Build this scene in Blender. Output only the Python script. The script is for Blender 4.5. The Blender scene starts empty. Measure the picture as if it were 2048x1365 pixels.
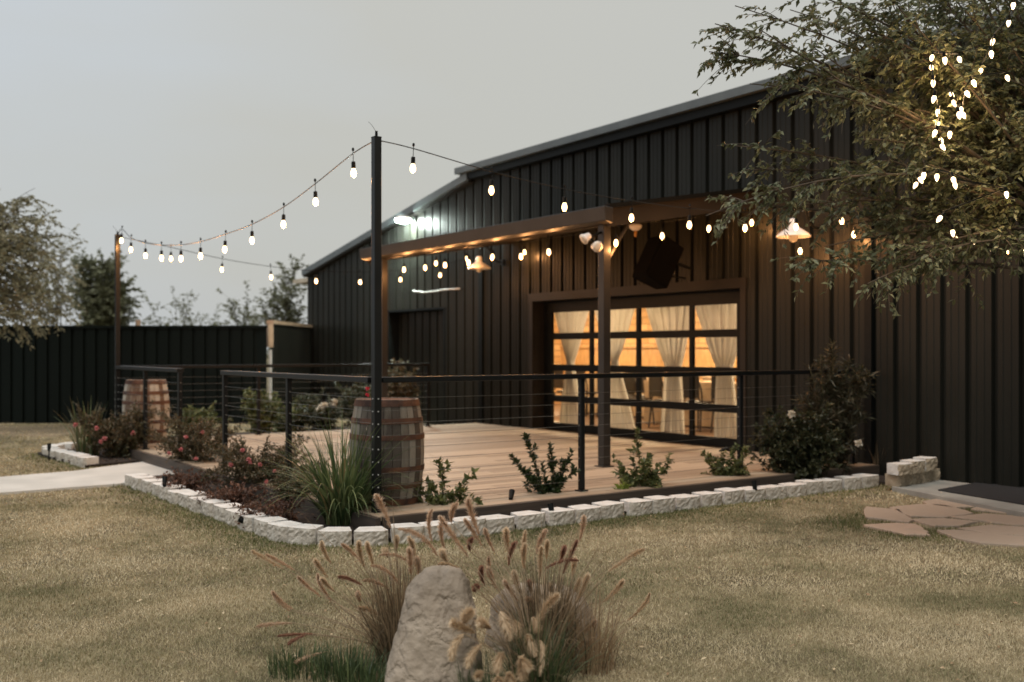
import bpy, math, random
import numpy as np
from mathutils import Vector, Matrix
random.seed(7); rng = np.random.default_rng(11)
C = bpy.context.scene.collection; SC = bpy.context.scene

# ------------------------------------------------------------------ camera
F = 2052.; HY = 702.; A = math.atan(1457/2052.)
FW = np.array([math.sin(A), math.cos(A)]); RT = np.array([math.cos(A), -math.sin(A)])
HE = 1.43                                       # eye height above the lawn
cd = bpy.data.cameras.new('camera'); cam = bpy.data.objects.new('camera', cd); C.objects.link(cam)
cam.location = (0, 0, HE); cam.rotation_euler = (math.radians(90), 0, -A)
cd.lens = 36*F/2048; cd.sensor_width = 36; cd.shift_y = 19.5/2048
cd.clip_start = .1; cd.clip_end = 900
cd.dof.use_dof = True; cd.dof.focus_distance = 5.9; cd.dof.aperture_fstop = 1.8
SC.camera = cam

# ------------------------------------------------------------------ sky, sun, exposure
SUN_EL, SUN_AZ = math.radians(64), math.radians(238)      # azimuth measured from +Y towards +X
wd = bpy.data.worlds.new('World'); SC.world = wd; wd.use_nodes = True
wn = wd.node_tree; wn.nodes.clear()
def WN(t, **k):
    n = wn.nodes.new(t)
    for a, b in k.items(): setattr(n, a, b)
    return n
sky = WN('ShaderNodeTexSky', sky_type='NISHITA', sun_disc=False, sun_elevation=SUN_EL, sun_rotation=SUN_AZ)
sky.air_density = 1.6; sky.dust_density = 3.0
b1 = WN('ShaderNodeBackground'); b1.inputs[1].default_value = .07
wn.links.new(sky.outputs[0], b1.inputs[0])
tc = WN('ShaderNodeTexCoord'); mp = WN('ShaderNodeMapping'); mp.inputs['Scale'].default_value = (1, 1, 3.2)
nz = WN('ShaderNodeTexNoise'); nz.inputs['Scale'].default_value = 1.6; nz.inputs['Detail'].default_value = 5
nz.inputs['Roughness'].default_value = .45
cr = WN('ShaderNodeValToRGB'); cr.color_ramp.elements[0].color = (.60, .64, .675, 1); cr.color_ramp.elements[1].color = (.575, .57, .525, 1)
cr.color_ramp.elements[0].position = .22; cr.color_ramp.elements[1].position = .62
sep = WN('ShaderNodeSeparateXYZ'); dt = WN('ShaderNodeVectorMath', operation='DOT_PRODUCT'); dt.inputs[1].default_value = (.816, -.578, -.35)
ma = WN('ShaderNodeMath', operation='MULTIPLY_ADD'); ma.inputs[1].default_value = .62; mb = WN('ShaderNodeMath', operation='MULTIPLY_ADD'); mb.inputs[1].default_value = 1.15; mb.inputs[2].default_value = .0
mz = WN('ShaderNodeMath', operation='MULTIPLY_ADD'); mz.inputs[1].default_value = .28; mz.inputs[2].default_value = .99
b2 = WN('ShaderNodeBackground'); b2.inputs[1].default_value = .92
mx = WN('ShaderNodeMixShader'); mx.inputs[0].default_value = .86
wo = WN('ShaderNodeOutputWorld')
L = wn.links.new
L(tc.outputs['Generated'], mp.inputs[0]); L(mp.outputs[0], nz.inputs[0]); L(tc.outputs['Generated'], dt.inputs[0]); L(tc.outputs['Generated'], sep.inputs[0]); L(nz.outputs[0], mb.inputs[0]); L(dt.outputs['Value'], ma.inputs[0]); L(mb.outputs[0], ma.inputs[2]); L(ma.outputs[0], cr.inputs[0]); L(sep.outputs[2], mz.inputs[0]); L(mz.outputs[0], b2.inputs[1]); L(cr.outputs[0], b2.inputs[0])
L(b1.outputs[0], mx.inputs[1]); L(b2.outputs[0], mx.inputs[2]); L(mx.outputs[0], wo.inputs[0])
sd = bpy.data.lights.new('sun', 'SUN'); sd.energy = 1.5; sd.angle = math.radians(25); sd.color = (1, .95, .88)
so = bpy.data.objects.new('sun', sd); C.objects.link(so)
sv = Vector((math.sin(SUN_AZ)*math.cos(SUN_EL), math.cos(SUN_AZ)*math.cos(SUN_EL), math.sin(SUN_EL)))
so.rotation_euler = sv.to_track_quat('Z', 'Y').to_euler()
SC.view_settings.view_transform = 'Standard'; SC.view_settings.look = 'None'
SC.view_settings.exposure = 0; SC.view_settings.gamma = 1
SC.render.engine = 'CYCLES'; SC.cycles.use_denoising = True
SC.cycles.max_bounces = 6; SC.cycles.transparent_max_bounces = 12
SC.cycles.sample_clamp_indirect = 4

# ------------------------------------------------------------------ helpers: places
def ray(x, y):
    d = FW + RT*(x-1024)/F
    return np.array([d[0], d[1], (HY-y)/F])
EYE = np.array([0, 0, HE])
def onz(x, y, z): r = ray(x, y); return EYE + r*((z-HE)/r[2])
def onu(x, y, u): r = ray(x, y); return EYE + r*(u/r[0])
def onv(x, y, v): r = ray(x, y); return EYE + r*(v/r[1])
def onf(x, y, f): return EYE + ray(x, y)*f

# ------------------------------------------------------------------ helpers: materials
MATS = {}
def mat(name, c1, c2=None, rough=.6, scale=5, metal=0, bump=0, bscale=40, island=False, stretch=(1, 1, 1),
        emit=None, estr=0, spec=.5, detail=5, trans=0, c3=None, lo=.35, hi=.65):
    if name in MATS: return MATS[name]
    m = bpy.data.materials.new(name); m.use_nodes = True; t = m.node_tree; p = t.nodes['Principled BSDF']
    def N(ty): return t.nodes.new(ty)
    p.inputs['Roughness'].default_value = rough; p.inputs['Metallic'].default_value = metal
    p.inputs['Specular IOR Level'].default_value = spec
    c2 = c2 or tuple(x*.75 for x in c1)
    tcn = N('ShaderNodeTexCoord'); mpn = N('ShaderNodeMapping'); mpn.inputs['Scale'].default_value = stretch
    t.links.new(tcn.outputs['Object'], mpn.inputs[0])
    no = N('ShaderNodeTexNoise'); no.inputs['Scale'].default_value = scale; no.inputs['Detail'].default_value = detail
    t.links.new(mpn.outputs[0], no.inputs[0])
    ra = N('ShaderNodeValToRGB'); e = ra.color_ramp.elements
    e[0].color = (*c1, 1); e[1].color = (*c2, 1); e[0].position = lo; e[1].position = hi
    if c3: x = e.new((lo+hi)/2); x.color = (*c3, 1)
    fac = no.outputs[0]
    if island:
        g = N('ShaderNodeNewGeometry'); mm = N('ShaderNodeMath'); mm.operation = 'MULTIPLY_ADD'
        t.links.new(g.outputs['Random Per Island'], mm.inputs[0]); mm.inputs[1].default_value = .62
        m2 = N('ShaderNodeMath'); m2.operation = 'MULTIPLY_ADD'; m2.inputs[1].default_value = .62; m2.inputs[2].default_value = -.12
        t.links.new(no.outputs[0], m2.inputs[0]); t.links.new(m2.outputs[0], mm.inputs[2]); fac = mm.outputs[0]
    t.links.new(fac, ra.inputs[0]); t.links.new(ra.outputs[0], p.inputs['Base Color'])
    if bump:
        n2 = N('ShaderNodeTexNoise'); n2.inputs['Scale'].default_value = bscale; n2.inputs['Detail'].default_value = 6
        t.links.new(mpn.outputs[0], n2.inputs[0]); bp = N('ShaderNodeBump'); bp.inputs['Strength'].default_value = bump
        bp.inputs['Distance'].default_value = .02
        t.links.new(n2.outputs[0], bp.inputs['Height']); t.links.new(bp.outputs[0], p.inputs['Normal'])
    if emit: p.inputs['Emission Color'].default_value = (*emit, 1); p.inputs['Emission Strength'].default_value = estr
    if trans:
        tr = N('ShaderNodeBsdfTranslucent'); t.links.new(ra.outputs[0], tr.inputs[0]); ms = N('ShaderNodeMixShader')
        ms.inputs[0].default_value = trans; out = t.nodes['Material Output']
        t.links.new(p.outputs[0], ms.inputs[1]); t.links.new(tr.outputs[0], ms.inputs[2]); t.links.new(ms.outputs[0], out.inputs[0])
    MATS[name] = m; return m

M_wall = mat('dark_wall_metal', (.0205, .0205, .0165), (.0122, .013, .0105), rough=.40, scale=1.2, stretch=(1, 1, .25), bump=.03, bscale=6, spec=.14)
M_trim = mat('trim_metal', (.023, .019, .0145), (.018, .0155, .012), spec=.2, rough=.5, scale=3)
M_black = mat('black_painted_steel', (.007, .008, .0075), (.005, .006, .0055), spec=.14, rough=.45, scale=8)
M_rail = mat('rail_steel', (.008, .009, .0095), (.006, .007, .007), spec=.28, rough=.36, scale=8)
M_roof = mat('roof_metal', (.11, .13, .135), (.085, .10, .105), rough=.45, scale=3)
M_gut = mat('gutter_metal', (.027, .025, .022), (.019, .018, .016), spec=.35, rough=.42, scale=3)
M_soffit = mat('awning_ribbed_metal', (.024, .018, .012), (.018, .014, .010), rough=.45, spec=.3, scale=3)
M_fence = mat('dark_fence_metal', (.004, .007, .0055), (.003, .005, .004), spec=.12, rough=.55, scale=1.5, stretch=(1, 1, .2))
M_deck = mat('weathered_deck_wood', (.43, .335, .235), (.25, .19, .13), rough=.62, scale=3.5, stretch=(.35, 9, 2), island=True, bump=.25, bscale=9, c3=(.36, .275, .195), lo=.2, hi=.8)
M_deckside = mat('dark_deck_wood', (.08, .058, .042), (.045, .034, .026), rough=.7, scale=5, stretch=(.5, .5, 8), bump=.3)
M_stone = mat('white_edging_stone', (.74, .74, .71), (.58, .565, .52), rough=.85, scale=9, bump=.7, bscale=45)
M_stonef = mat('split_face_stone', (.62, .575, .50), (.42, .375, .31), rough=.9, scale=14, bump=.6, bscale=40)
M_buff = mat('buff_wall_stone', (.44, .37, .27), (.28, .22, .15), rough=.9, scale=9, bump=.9, bscale=30)
M_conc = mat('concrete', (.60, .585, .54), (.49, .48, .44), rough=.8, scale=2.2, bump=.15, bscale=60)
M_slab = mat('slab_concrete', (.34, .335, .30), (.25, .245, .22), rough=.85, scale=3, bump=.2, bscale=60)
M_flag = mat('pink_flagstone', (.52, .385, .285), (.40, .315, .24), rough=.8, scale=4, bump=.35, bscale=14, island=True)
M_mulch = mat('mulch_soil', (.045, .03, .02), (.016, .012, .01), rough=.95, scale=30, bump=1, bscale=50)
M_chip = mat('bark_chips', (.15, .085, .05), (.035, .022, .016), rough=.9, scale=8, island=True)
M_rub = mat('rubber_mat', (.02, .021, .023), (.014, .015, .017), rough=.75, scale=20, bump=.3, bscale=90)
M_rock = mat('tan_boulder', (.46, .38, .295), (.17, .135, .10), rough=.85, scale=4.2, bump=1.0, bscale=18, c3=(.34, .275, .21), detail=12, lo=.3, hi=.68)
M_soil = mat('lawn_thatch', (.27, .22, .13), (.12, .10, .055), rough=.95, scale=1.5, bump=1, bscale=55, c3=(.20, .16, .09), detail=9)
M_dirt = mat('bare_dirt', (.30, .225, .15), (.22, .17, .10), rough=.95, scale=2, bump=.5)
M_cap = mat('raw_wood', (.42, .29, .19), (.3, .2, .13), rough=.7, scale=4)
M_bark = mat('grey_brown_bark', (.09, .068, .048), (.04, .03, .02), rough=.85, scale=12, stretch=(1, 1, .3), bump=.6, bscale=25)
M_white = mat('white_enamel', (.80, .78, .74), (.72, .70, .66), rough=.25, scale=4)
M_pvc = mat('grey_pvc', (.50, .50, .48), (.4, .4, .38), rough=.5, scale=4)
M_cable = mat('steel_cable', (.20, .19, .17), (.15, .145, .13), rough=.4, metal=.6, scale=4)
M_spk = mat('matt_black_cloth', (.004, .004, .004), (.003, .003, .003), rough=.9, spec=.05)
M_stem = mat('green_stem', (.13, .12, .05), (.08, .06, .03), rough=.6, scale=9)
M_curt = mat('sheer_white_cloth', (.86, .83, .78), (.78, .75, .69), rough=.8, scale=3, trans=.55)
M_cream = mat('cream_brick_paint', (.66, .50, .30), (.52, .37, .20), rough=.8, scale=7, bump=.5, bscale=12)
M_ifloor = mat('brown_floor', (.13, .065, .03), (.08, .04, .02), rough=.35, scale=3, stretch=(.3, 3, 1))
M_ceil = mat('interior_ceiling', (.6, .52, .4), rough=.9)
M_cloth = mat('table_linen', (.46, .33, .21), (.36, .25, .15), rough=.85)
M_chair = mat('dark_chair_wood', (.03, .018, .01), (.02, .012, .008), rough=.4)
M_amber = mat('amber_glass', (.6, .3, .08), (.4, .2, .05), rough=.15)
M_bulb = mat('glowing_bulb', (1, .8, .5), rough=.4, emit=(1, .66, .33), estr=7)
M_bulbd = mat('glowing_frosted_bulb', (1, .8, .5), rough=.4, emit=(1, .74, .42), estr=5)
M_led = mat('cool_led_lens', (.9, 1, .95), rough=.4, emit=(.86, 1, .92), estr=800)
M_petp = mat('pink_petals', (.66, .22, .24), (.72, .33, .32), rough=.6, island=True, trans=.3)
M_petw = mat('white_petals', (.82, .78, .68), (.72, .68, .58), rough=.6, island=True, trans=.3)
M_petr = mat('crimson_petals', (.45, .01, .05), (.6, .03, .08), rough=.6, island=True)
def leafmat(n, a, b, c, tr=.3, rough=.5): return mat(n, a, b, rough=rough, scale=1.7, island=True, trans=tr, c3=c, lo=.15, hi=.85)
M_lt = leafmat('tree_leaves', (.235, .25, .15), (.06, .075, .035), (.125, .14, .072))
M_lrose = leafmat('rose_leaves', (.15, .10, .055), (.045, .06, .025), (.09, .07, .035))
M_ldark = leafmat('dark_glossy_leaves', (.055, .085, .028), (.018, .032, .012), (.033, .055, .02), rough=.35)
M_lmid = leafmat('fresh_leaves', (.20, .21, .07), (.06, .085, .03), (.11, .13, .045))
M_lbig = leafmat('deep_shrub_leaves', (.075, .075, .035), (.022, .03, .013), (.042, .05, .022))
M_ltall = leafmat('narrow_bronze_leaves', (.12, .095, .06), (.03, .035, .018), (.06, .06, .033))
M_strap = leafmat('strap_leaves', (.22, .26, .11), (.035, .07, .025), (.09, .135, .05))
M_strapy = leafmat('yellowing_strap_leaves', (.26, .20, .09), (.07, .08, .035), (.14, .12, .055))
M_fg = leafmat('fountain_grass_blades', (.34, .25, .15), (.045, .042, .024), (.14, .10, .058))
M_fgd = leafmat('dry_straw_blades', (.46, .34, .21), (.28, .19, .11), (.36, .26, .16))
M_mondo = leafmat('deep_green_blades', (.12, .15, .06), (.025, .045, .018), (.055, .085, .032))
M_plume = leafmat('tan_plume', (.86, .68, .50), (.64, .47, .33), (.76, .58, .42), tr=.4)
M_plumer = leafmat('russet_plume', (.56, .32, .22), (.36, .18, .12), (.46, .25, .17), tr=.4)
M_plumec = leafmat('cream_plume', (.86, .72, .52), (.66, .52, .34), (.78, .62, .44), tr=.4)
M_lfar = leafmat('far_olive_leaves', (.27, .28, .17), (.11, .12, .065), (.18, .19, .11), tr=.35)
M_lwil = leafmat('pale_willow_leaves', (.42, .39, .26), (.18, .175, .105), (.30, .285, .18), tr=.45)
t = M_rock.node_tree; vo = t.nodes.new('ShaderNodeTexVoronoi'); vo.feature = 'DISTANCE_TO_EDGE'; vo.inputs['Scale'].default_value = 5.5
wn_ = t.nodes.new('ShaderNodeTexNoise'); wn_.inputs['Scale'].default_value = 7; wn_.inputs['Detail'].default_value = 6; va = t.nodes.new('ShaderNodeVectorMath'); va.operation = 'MULTIPLY_ADD'; va.inputs[1].default_value = (.22, .22, .30)
tcn = t.nodes.new('ShaderNodeTexCoord'); t.links.new(tcn.outputs['Object'], wn_.inputs[0]); t.links.new(wn_.outputs['Color'], va.inputs[0]); t.links.new(tcn.outputs['Object'], va.inputs[2]); t.links.new(va.outputs[0], vo.inputs['Vector'])
rm = t.nodes.new('ShaderNodeValToRGB'); rm.color_ramp.elements[1].position = .10; t.links.new(vo.outputs['Distance'], rm.inputs[0])
b0 = [n for n in t.nodes if n.bl_idname == 'ShaderNodeBump'][0]; b0.inputs['Strength'].default_value = .9
b3 = t.nodes.new('ShaderNodeBump'); b3.inputs['Strength'].default_value = .45; b3.inputs['Distance'].default_value = .018; t.links.new(rm.outputs[0], b3.inputs['Height']); t.links.new(b3.outputs[0], b0.inputs['Normal'])
# lawn blades: straw, olive and brown patches
def lawn_mat(name, a, b, c):
    m = bpy.data.materials.new(name); m.use_nodes = True; t = m.node_tree; p = t.nodes['Principled BSDF']; N = t.nodes.new
    p.inputs['Roughness'].default_value = .7; p.inputs['Specular IOR Level'].default_value = .25
    tcn = N('ShaderNodeTexCoord'); n1 = N('ShaderNodeTexNoise'); n1.inputs['Scale'].default_value = .85; n1.inputs['Detail'].default_value = 8
    n1.inputs['Roughness'].default_value = .65
    t.links.new(tcn.outputs['Object'], n1.inputs[0]); g = N('ShaderNodeNewGeometry')
    m1 = N('ShaderNodeMath'); m1.operation = 'MULTIPLY_ADD'; m1.inputs[1].default_value = 3.3; m1.inputs[2].default_value = -1.40
    t.links.new(n1.outputs[0], m1.inputs[0])
    m2 = N('ShaderNodeMath'); m2.operation = 'MULTIPLY_ADD'; m2.inputs[1].default_value = .5
    t.links.new(g.outputs['Random Per Island'], m2.inputs[0]); t.links.new(m1.outputs[0], m2.inputs[2])
    ra = N('ShaderNodeValToRGB'); e = ra.color_ramp.elements; e[0].color = (*a, 1); e[1].color = (*b, 1); e[0].position = .1; e[1].position = .9
    x = e.new(.5); x.color = (*c, 1)
    t.links.new(m2.outputs[0], ra.inputs[0]); t.links.new(ra.outputs[0], p.inputs['Base Color'])
    return m
M_lawn = lawn_mat('dormant_lawn_blades', (.66, .555, .37), (.20, .19, .095), (.47, .395, .24))
M_green = lawn_mat('green_lawn_blades', (.21, .205, .08), (.085, .10, .035), (.145, .15, .055))

# ------------------------------------------------------------------ helpers: geometry
class G:
    def __init__(s): s.v = []; s.f = []; s.mi = []
    def add(s, vs, fs, mi=0):
        o = len(s.v); s.v += [tuple(map(float, p)) for p in vs]; s.f += [tuple(i+o for i in f) for f in fs]; s.mi += [mi]*len(fs); return s
    def box(s, a, b, mi=0):
        x0, y0, z0 = np.minimum(a, b); x1, y1, z1 = np.maximum(a, b)
        vs = [(x0, y0, z0), (x1, y0, z0), (x1, y1, z0), (x0, y1, z0), (x0, y0, z1), (x1, y0, z1), (x1, y1, z1), (x0, y1, z1)]
        return s.add(vs, [(3, 2, 1, 0), (4, 5, 6, 7), (0, 1, 5, 4), (1, 2, 6, 5), (2, 3, 7, 6), (3, 0, 4, 7)], mi)
    def beam(s, p, q, w, h, up=(0, 0, 1), mi=0):
        p = Vector(p); q = Vector(q); d = (q-p).normalized(); up = Vector(up)
        sd_ = d.cross(up)
        if sd_.length < 1e-4: sd_ = Vector((1, 0, 0))
        sd_.normalize(); u2 = sd_.cross(d).normalized(); a = sd_*w/2; b = u2*h/2
        vs = [p-a-b, p+a-b, p+a+b, p-a+b, q-a-b, q+a-b, q+a+b, q-a+b]
        return s.add(vs, [(0, 1, 2, 3), (7, 6, 5, 4), (4, 5, 1, 0), (5, 6, 2, 1), (6, 7, 3, 2), (7, 4, 0, 3)], mi)
    def tube(s, pts, r, n=6, cap=True, mi=0):
        pts = [Vector(p) for p in pts]; rs = r if hasattr(r, '__len__') else [r]*len(pts); vs = []; fs = []
        ref = Vector((.31, .22, .93))
        for i, p in enumerate(pts):
            d = (pts[min(i+1, len(pts)-1)]-pts[max(i-1, 0)])
            d = d.normalized() if d.length > 1e-9 else Vector((0, 0, 1))
            rr = ref if abs(d.dot(ref)) < .97 else Vector((1, 0, 0))
            a = d.cross(rr).normalized(); b = d.cross(a)
            for k in range(n):
                t = 2*math.pi*k/n; vs.append(p+(a*math.cos(t)+b*math.sin(t))*rs[i])
        for i in range(len(pts)-1):
            for k in range(n):
                k2 = (k+1) % n; fs.append((i*n+k, i*n+k2, (i+1)*n+k2, (i+1)*n+k))
        if cap: fs.append(tuple(range(n-1, -1, -1))); fs.append(tuple((len(pts)-1)*n+k for k in range(n)))
        return s.add(vs, fs, mi)
    def lathe(s, prof, n=20, c=(0, 0, 0), mi=0):
        vs = []; fs = []
        for r, z in prof:
            for k in range(n):
                t = 2*math.pi*k/n; vs.append((c[0]+r*math.cos(t), c[1]+r*math.sin(t), c[2]+z))
        for i in range(len(prof)-1):
            for k in range(n):
                k2 = (k+1) % n; fs.append((i*n+k, i*n+k2, (i+1)*n+k2, (i+1)*n+k))
        fs.append(tuple(range(n-1, -1, -1))); fs.append(tuple((len(prof)-1)*n+k for k in range(n)))
        return s.add(vs, fs, mi)
    def prism(s, poly, z0, z1, mi=0):
        n = len(poly); vs = [(p[0], p[1], z0) for p in poly]+[(p[0], p[1], z1) for p in poly]
        ar = sum(poly[i][0]*poly[(i+1) % n][1]-poly[(i+1) % n][0]*poly[i][1] for i in range(n))
        if ar < 0: vs = vs[:n][::-1]+vs[n:][::-1]
        return s.add(vs, [tuple(range(n-1, -1, -1)), tuple(range(n, 2*n))]+[(i, (i+1) % n, n+(i+1) % n, n+i) for i in range(n)], mi)
    def obj(s, name, m, parent=None, loc=None, smooth=False, bevel=0):
        me = bpy.data.meshes.new(name); me.from_pydata(s.v, [], s.f)
        ms = m if isinstance(m, (list, tuple)) else [m]
        for x in ms: me.materials.append(x)
        if len(ms) > 1: me.polygons.foreach_set('material_index', s.mi)
        if smooth: me.polygons.foreach_set('use_smooth', [True]*len(s.f))
        me.update(); o = bpy.data.objects.new(name, me); C.objects.link(o)
        if parent is not None: o.parent = parent
        if loc is not None: o.location = loc
        if bevel:
            b = o.modifiers.new('bevel', 'BEVEL'); b.width = bevel; b.segments = 2; b.limit_method = 'ANGLE'
        return o
def npobj(name, V, Fc, m, parent=None, loc=None, smooth=False):
    """V (n,3), Fc (k,3) or (k,4)"""
    me = bpy.data.meshes.new(name); k = Fc.shape[1]
    me.vertices.add(len(V)); me.vertices.foreach_set('co', np.asarray(V, np.float32).ravel())
    me.loops.add(Fc.size); me.loops.foreach_set('vertex_index', Fc.astype(np.int32).ravel())
    me.polygons.add(len(Fc)); me.polygons.foreach_set('loop_start', np.arange(0, Fc.size, k, dtype=np.int32))
    me.materials.append(m); me.update(calc_edges=True); me.validate()
    o = bpy.data.objects.new(name, me); C.objects.link(o)
    if parent is not None: o.parent = parent
    if loc is not None: o.location = loc
    return o
def tag(o, label=None, cat=None, group=None, kind=None):
    if label: o['label'] = label
    if cat: o['category'] = cat
    if group: o['group'] = group
    if kind: o['kind'] = kind
    return o
def empty(name, loc, label, cat, group=None, rz=0):
    o = bpy.data.objects.new(name, None); C.objects.link(o); o.location = loc; o.rotation_euler.z = rz
    o.empty_display_size = .1
    return tag(o, label, cat, group)
def copy_tree(o, parent=None):
    c = o.copy(); C.objects.link(c); c.parent = parent
    for ch in o.children: copy_tree(ch, c)
    return c
def nrm(a): return a/np.maximum(np.linalg.norm(a, axis=-1, keepdims=True), 1e-9)
def leaf_geo(P, D, L_, W_, N=None):
    n = len(P); D = nrm(D)
    if N is None: N = rng.normal(size=(n, 3))*.55+np.array([0, 0, 1.])
    S = nrm(np.cross(D, N)); N = np.cross(S, D); L_ = np.broadcast_to(L_, (n,))[:, None]; W_ = np.broadcast_to(W_, (n,))[:, None]
    V = np.stack([P, P+D*L_*.45+S*W_/2+N*W_*.18, P+D*L_-N*L_*.08, P+D*L_*.45-S*W_/2+N*W_*.18], 1).reshape(-1, 3)
    i = np.arange(n)*4
    Fc = np.concatenate([np.stack([i, i+1, i+2], 1), np.stack([i, i+2, i+3], 1)])
    return V, Fc
def strip_geo(P, az, Hh, spread, W_, seg=6, droop=1.0):
    """arching blades: P (n,3) roots; az direction; Hh length; spread 0..1 lean"""
    n = len(P); t = np.linspace(0, 1, seg+1)[None, :]
    Hh = np.broadcast_to(Hh, (n,))[:, None]; sp = np.broadcast_to(spread, (n,))[:, None]
    ang = sp*(.25+1.0*t**1.3*droop)                      # angle from vertical along the blade
    ds = Hh/seg; rr = np.cumsum(np.sin(ang)*ds, 1)-np.sin(ang[:, :1])*ds; zz = np.cumsum(np.cos(ang)*ds, 1)-np.cos(ang[:, :1])*ds
    ca = np.cos(az)[:, None]; sa = np.sin(az)[:, None]
    X = P[:, :1]+rr*ca; Y = P[:, 1:2]+rr*sa; Z = np.maximum(P[:, 2:]+zz, .004)
    tw = rng.uniform(-.7, .7, (n, 1)); w = np.broadcast_to(W_, (n,))[:, None]*(1-t**2.2)*.5+.0004
    sx = -np.sin(az[:, None]+tw)*w; sy = np.cos(az[:, None]+tw)*w
    Lf = np.stack([X+sx, Y+sy, Z], -1); Rg = np.stack([X-sx, Y-sy, Z], -1)
    V = np.concatenate([Lf, Rg], 1).reshape(-1, 3); b = (np.arange(n)*(2*(seg+1)))[:, None]; k = np.arange(seg)[None, :]
    Fc = np.stack([b+k, b+k+1, b+k+seg+2, b+k+seg+1], -1).reshape(-1, 4)
    return V, Fc
def bez(p0, p1, p2, n=8):
    p0, p1, p2 = map(np.asarray, (p0, p1, p2)); t = np.linspace(0, 1, n)[:, None]
    return (1-t)**2*p0+2*t*(1-t)*p1+t*t*p2
def inpoly(X, Y, poly):
    r = np.zeros(X.shape, bool); n = len(poly)
    for i in range(n):
        x0, y0 = poly[i][:2]; x1, y1 = poly[(i+1) % n][:2]
        c = ((y0 > Y) != (y1 > Y)) & (X < (x1-x0)*(Y-y0)/((y1-y0) or 1e-9)+x0); r ^= c
    return r

# ------------------------------------------------------------------ ground, beds, paving
U0, W = 3.83, 10.05                       # deck's outer edge and the building's wall
V0, V1 = 7.27, 14.98                      # near and far railing lines
DZ = .15
EDGE = [(2.95, 11.35), (2.98, 7.45), (3.04, 7.12), (3.22, 6.88), (3.52, 6.70), (3.90, 6.62), (9.45, 6.58)]   # outer line of the stone edging
BED = [(3.05, 11.6), (3.08, 7.45), (3.14, 7.14), (3.3, 6.95), (3.6, 6.78), (3.95, 6.7), (9.5, 6.66), (10.0, 6.3), (10.04, 7.2), (3.9, 7.2), (3.86, 11.75)]
PATHP = [tuple(onz(x, y, .03)[:2]) for x, y in [(369, 947), (308, 958), (237, 967), (0, 985)]] + [(-1.5, 10.4), (-8, 8.4), (-8, 9.9), (-1.5, 11.9)] + \
        [tuple(onz(x, y, .03)[:2]) for x, y in [(0, 953.8), (154, 941.5), (197, 935), (300, 922)]] + [(3.84, 13.3)]
PATHP[0] = (3.84, 11.75)
SLAB = [(9.17, 6.26), (8.88, 5.42), (8.3, 3.6), (8.0, 1.5), (10.04, 1.5), (10.04, 6.33)]
ISL = [(2.84, 15.25), (2.86, 14.6), (2.94, 14.05), (3.0, 13.2), (3.84, 13.45), (3.84, 16.2), (3.3, 15.9)]

g = G(); g.prism([(-250, -120), (450, -120), (450, 500), (-250, 500)], -.05, 0); tag(g.obj('ground', M_soil), kind='structure')
g = G(); g.prism(BED, -.02, .035); tag(g.obj('planting_bed', M_mulch), kind='structure')
g = G(); g.prism(ISL, -.02, .035); tag(g.obj('planting_bed', M_mulch), kind='structure')
g = G(); g.prism([(3.86, 15.2), (W, 15.2), (W, 17.2), (3.9, 17.0)], -.02, .03); tag(g.obj('planting_bed', M_mulch), kind='structure')
g = G(); g.prism(PATHP, -.02, .03); tag(g.obj('concrete_path', M_conc, bevel=.006), kind='structure')
g = G(); g.prism(SLAB, -.02, .055); tag(g.obj('concrete_slab', M_slab, bevel=.006), kind='structure')
dp = [tuple(onz(x, y, 0)[:2]) for x, y in [(-300, 872), (0, 872), (110, 874), (180, 864), (190, 853), (-300, 853)]]
g = G(); g.prism(dp, -.02, .004); tag(g.obj('dirt_strip', M_dirt), kind='structure')

# lawn blades (nobody could count them)
def sample_fr(n, f0, f1, half=.60):
    f = np.sqrt(rng.uniform(f0**2, f1**2, n)); r = rng.uniform(-half, half, n)*f
    return f*FW[0]+r*RT[0], f*FW[1]+r*RT[1]
FLAG = []
fl = [[(1727, 1012), (1800, 1018), (1830, 1040), (1817, 1045), (1728, 1034)],
      [(1773, 1014), (1835, 1007), (1895, 1010), (1955, 1026), (1893, 1035), (1820, 1033)],
      [(1842, 1002), (1885, 995), (1960, 997), (2050, 1008), (1980, 1012), (1908, 1016), (1850, 1008)],
      [(1935, 1018), (1960, 1010), (2060, 1011), (2100, 1020), (2090, 1034), (1975, 1022)],
      [(1815, 1037), (1890, 1036), (1958, 1043), (1920, 1052), (1865, 1052)],
      [(1895, 1033), (1965, 1026), (2020, 1030), (2100, 1042), (2100, 1052), (2030, 1050), (1965, 1042)],
      [(1724, 1049), (1790, 1045), (1835, 1047), (1852, 1059), (1862, 1070), (1815, 1069), (1760, 1058)],
      [(1915, 1056), (1975, 1049), (2060, 1054), (2110, 1062), (2110, 1073), (2050, 1072), (1960, 1065)],
      [(1868, 1059), (1905, 1058), (1990, 1067), (2110, 1078), (2120, 1094), (2040, 1091), (1960, 1086), (1905, 1075)]]
for p in fl: FLAG.append([tuple(onz(x, y, .02)[:2]) for x, y in p])
def keep(X, Y):
    k = ~(inpoly(X, Y, BED) | inpoly(X, Y, PATHP) | inpoly(X, Y, SLAB) | inpoly(X, Y, ISL))
    k &= ~((X > 3.6) & (Y > 7.0) & (Y < 15.3)) & (X < 9.95)
    for p in FLAG: k &= ~inpoly(X, Y, p)
    return k
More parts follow.
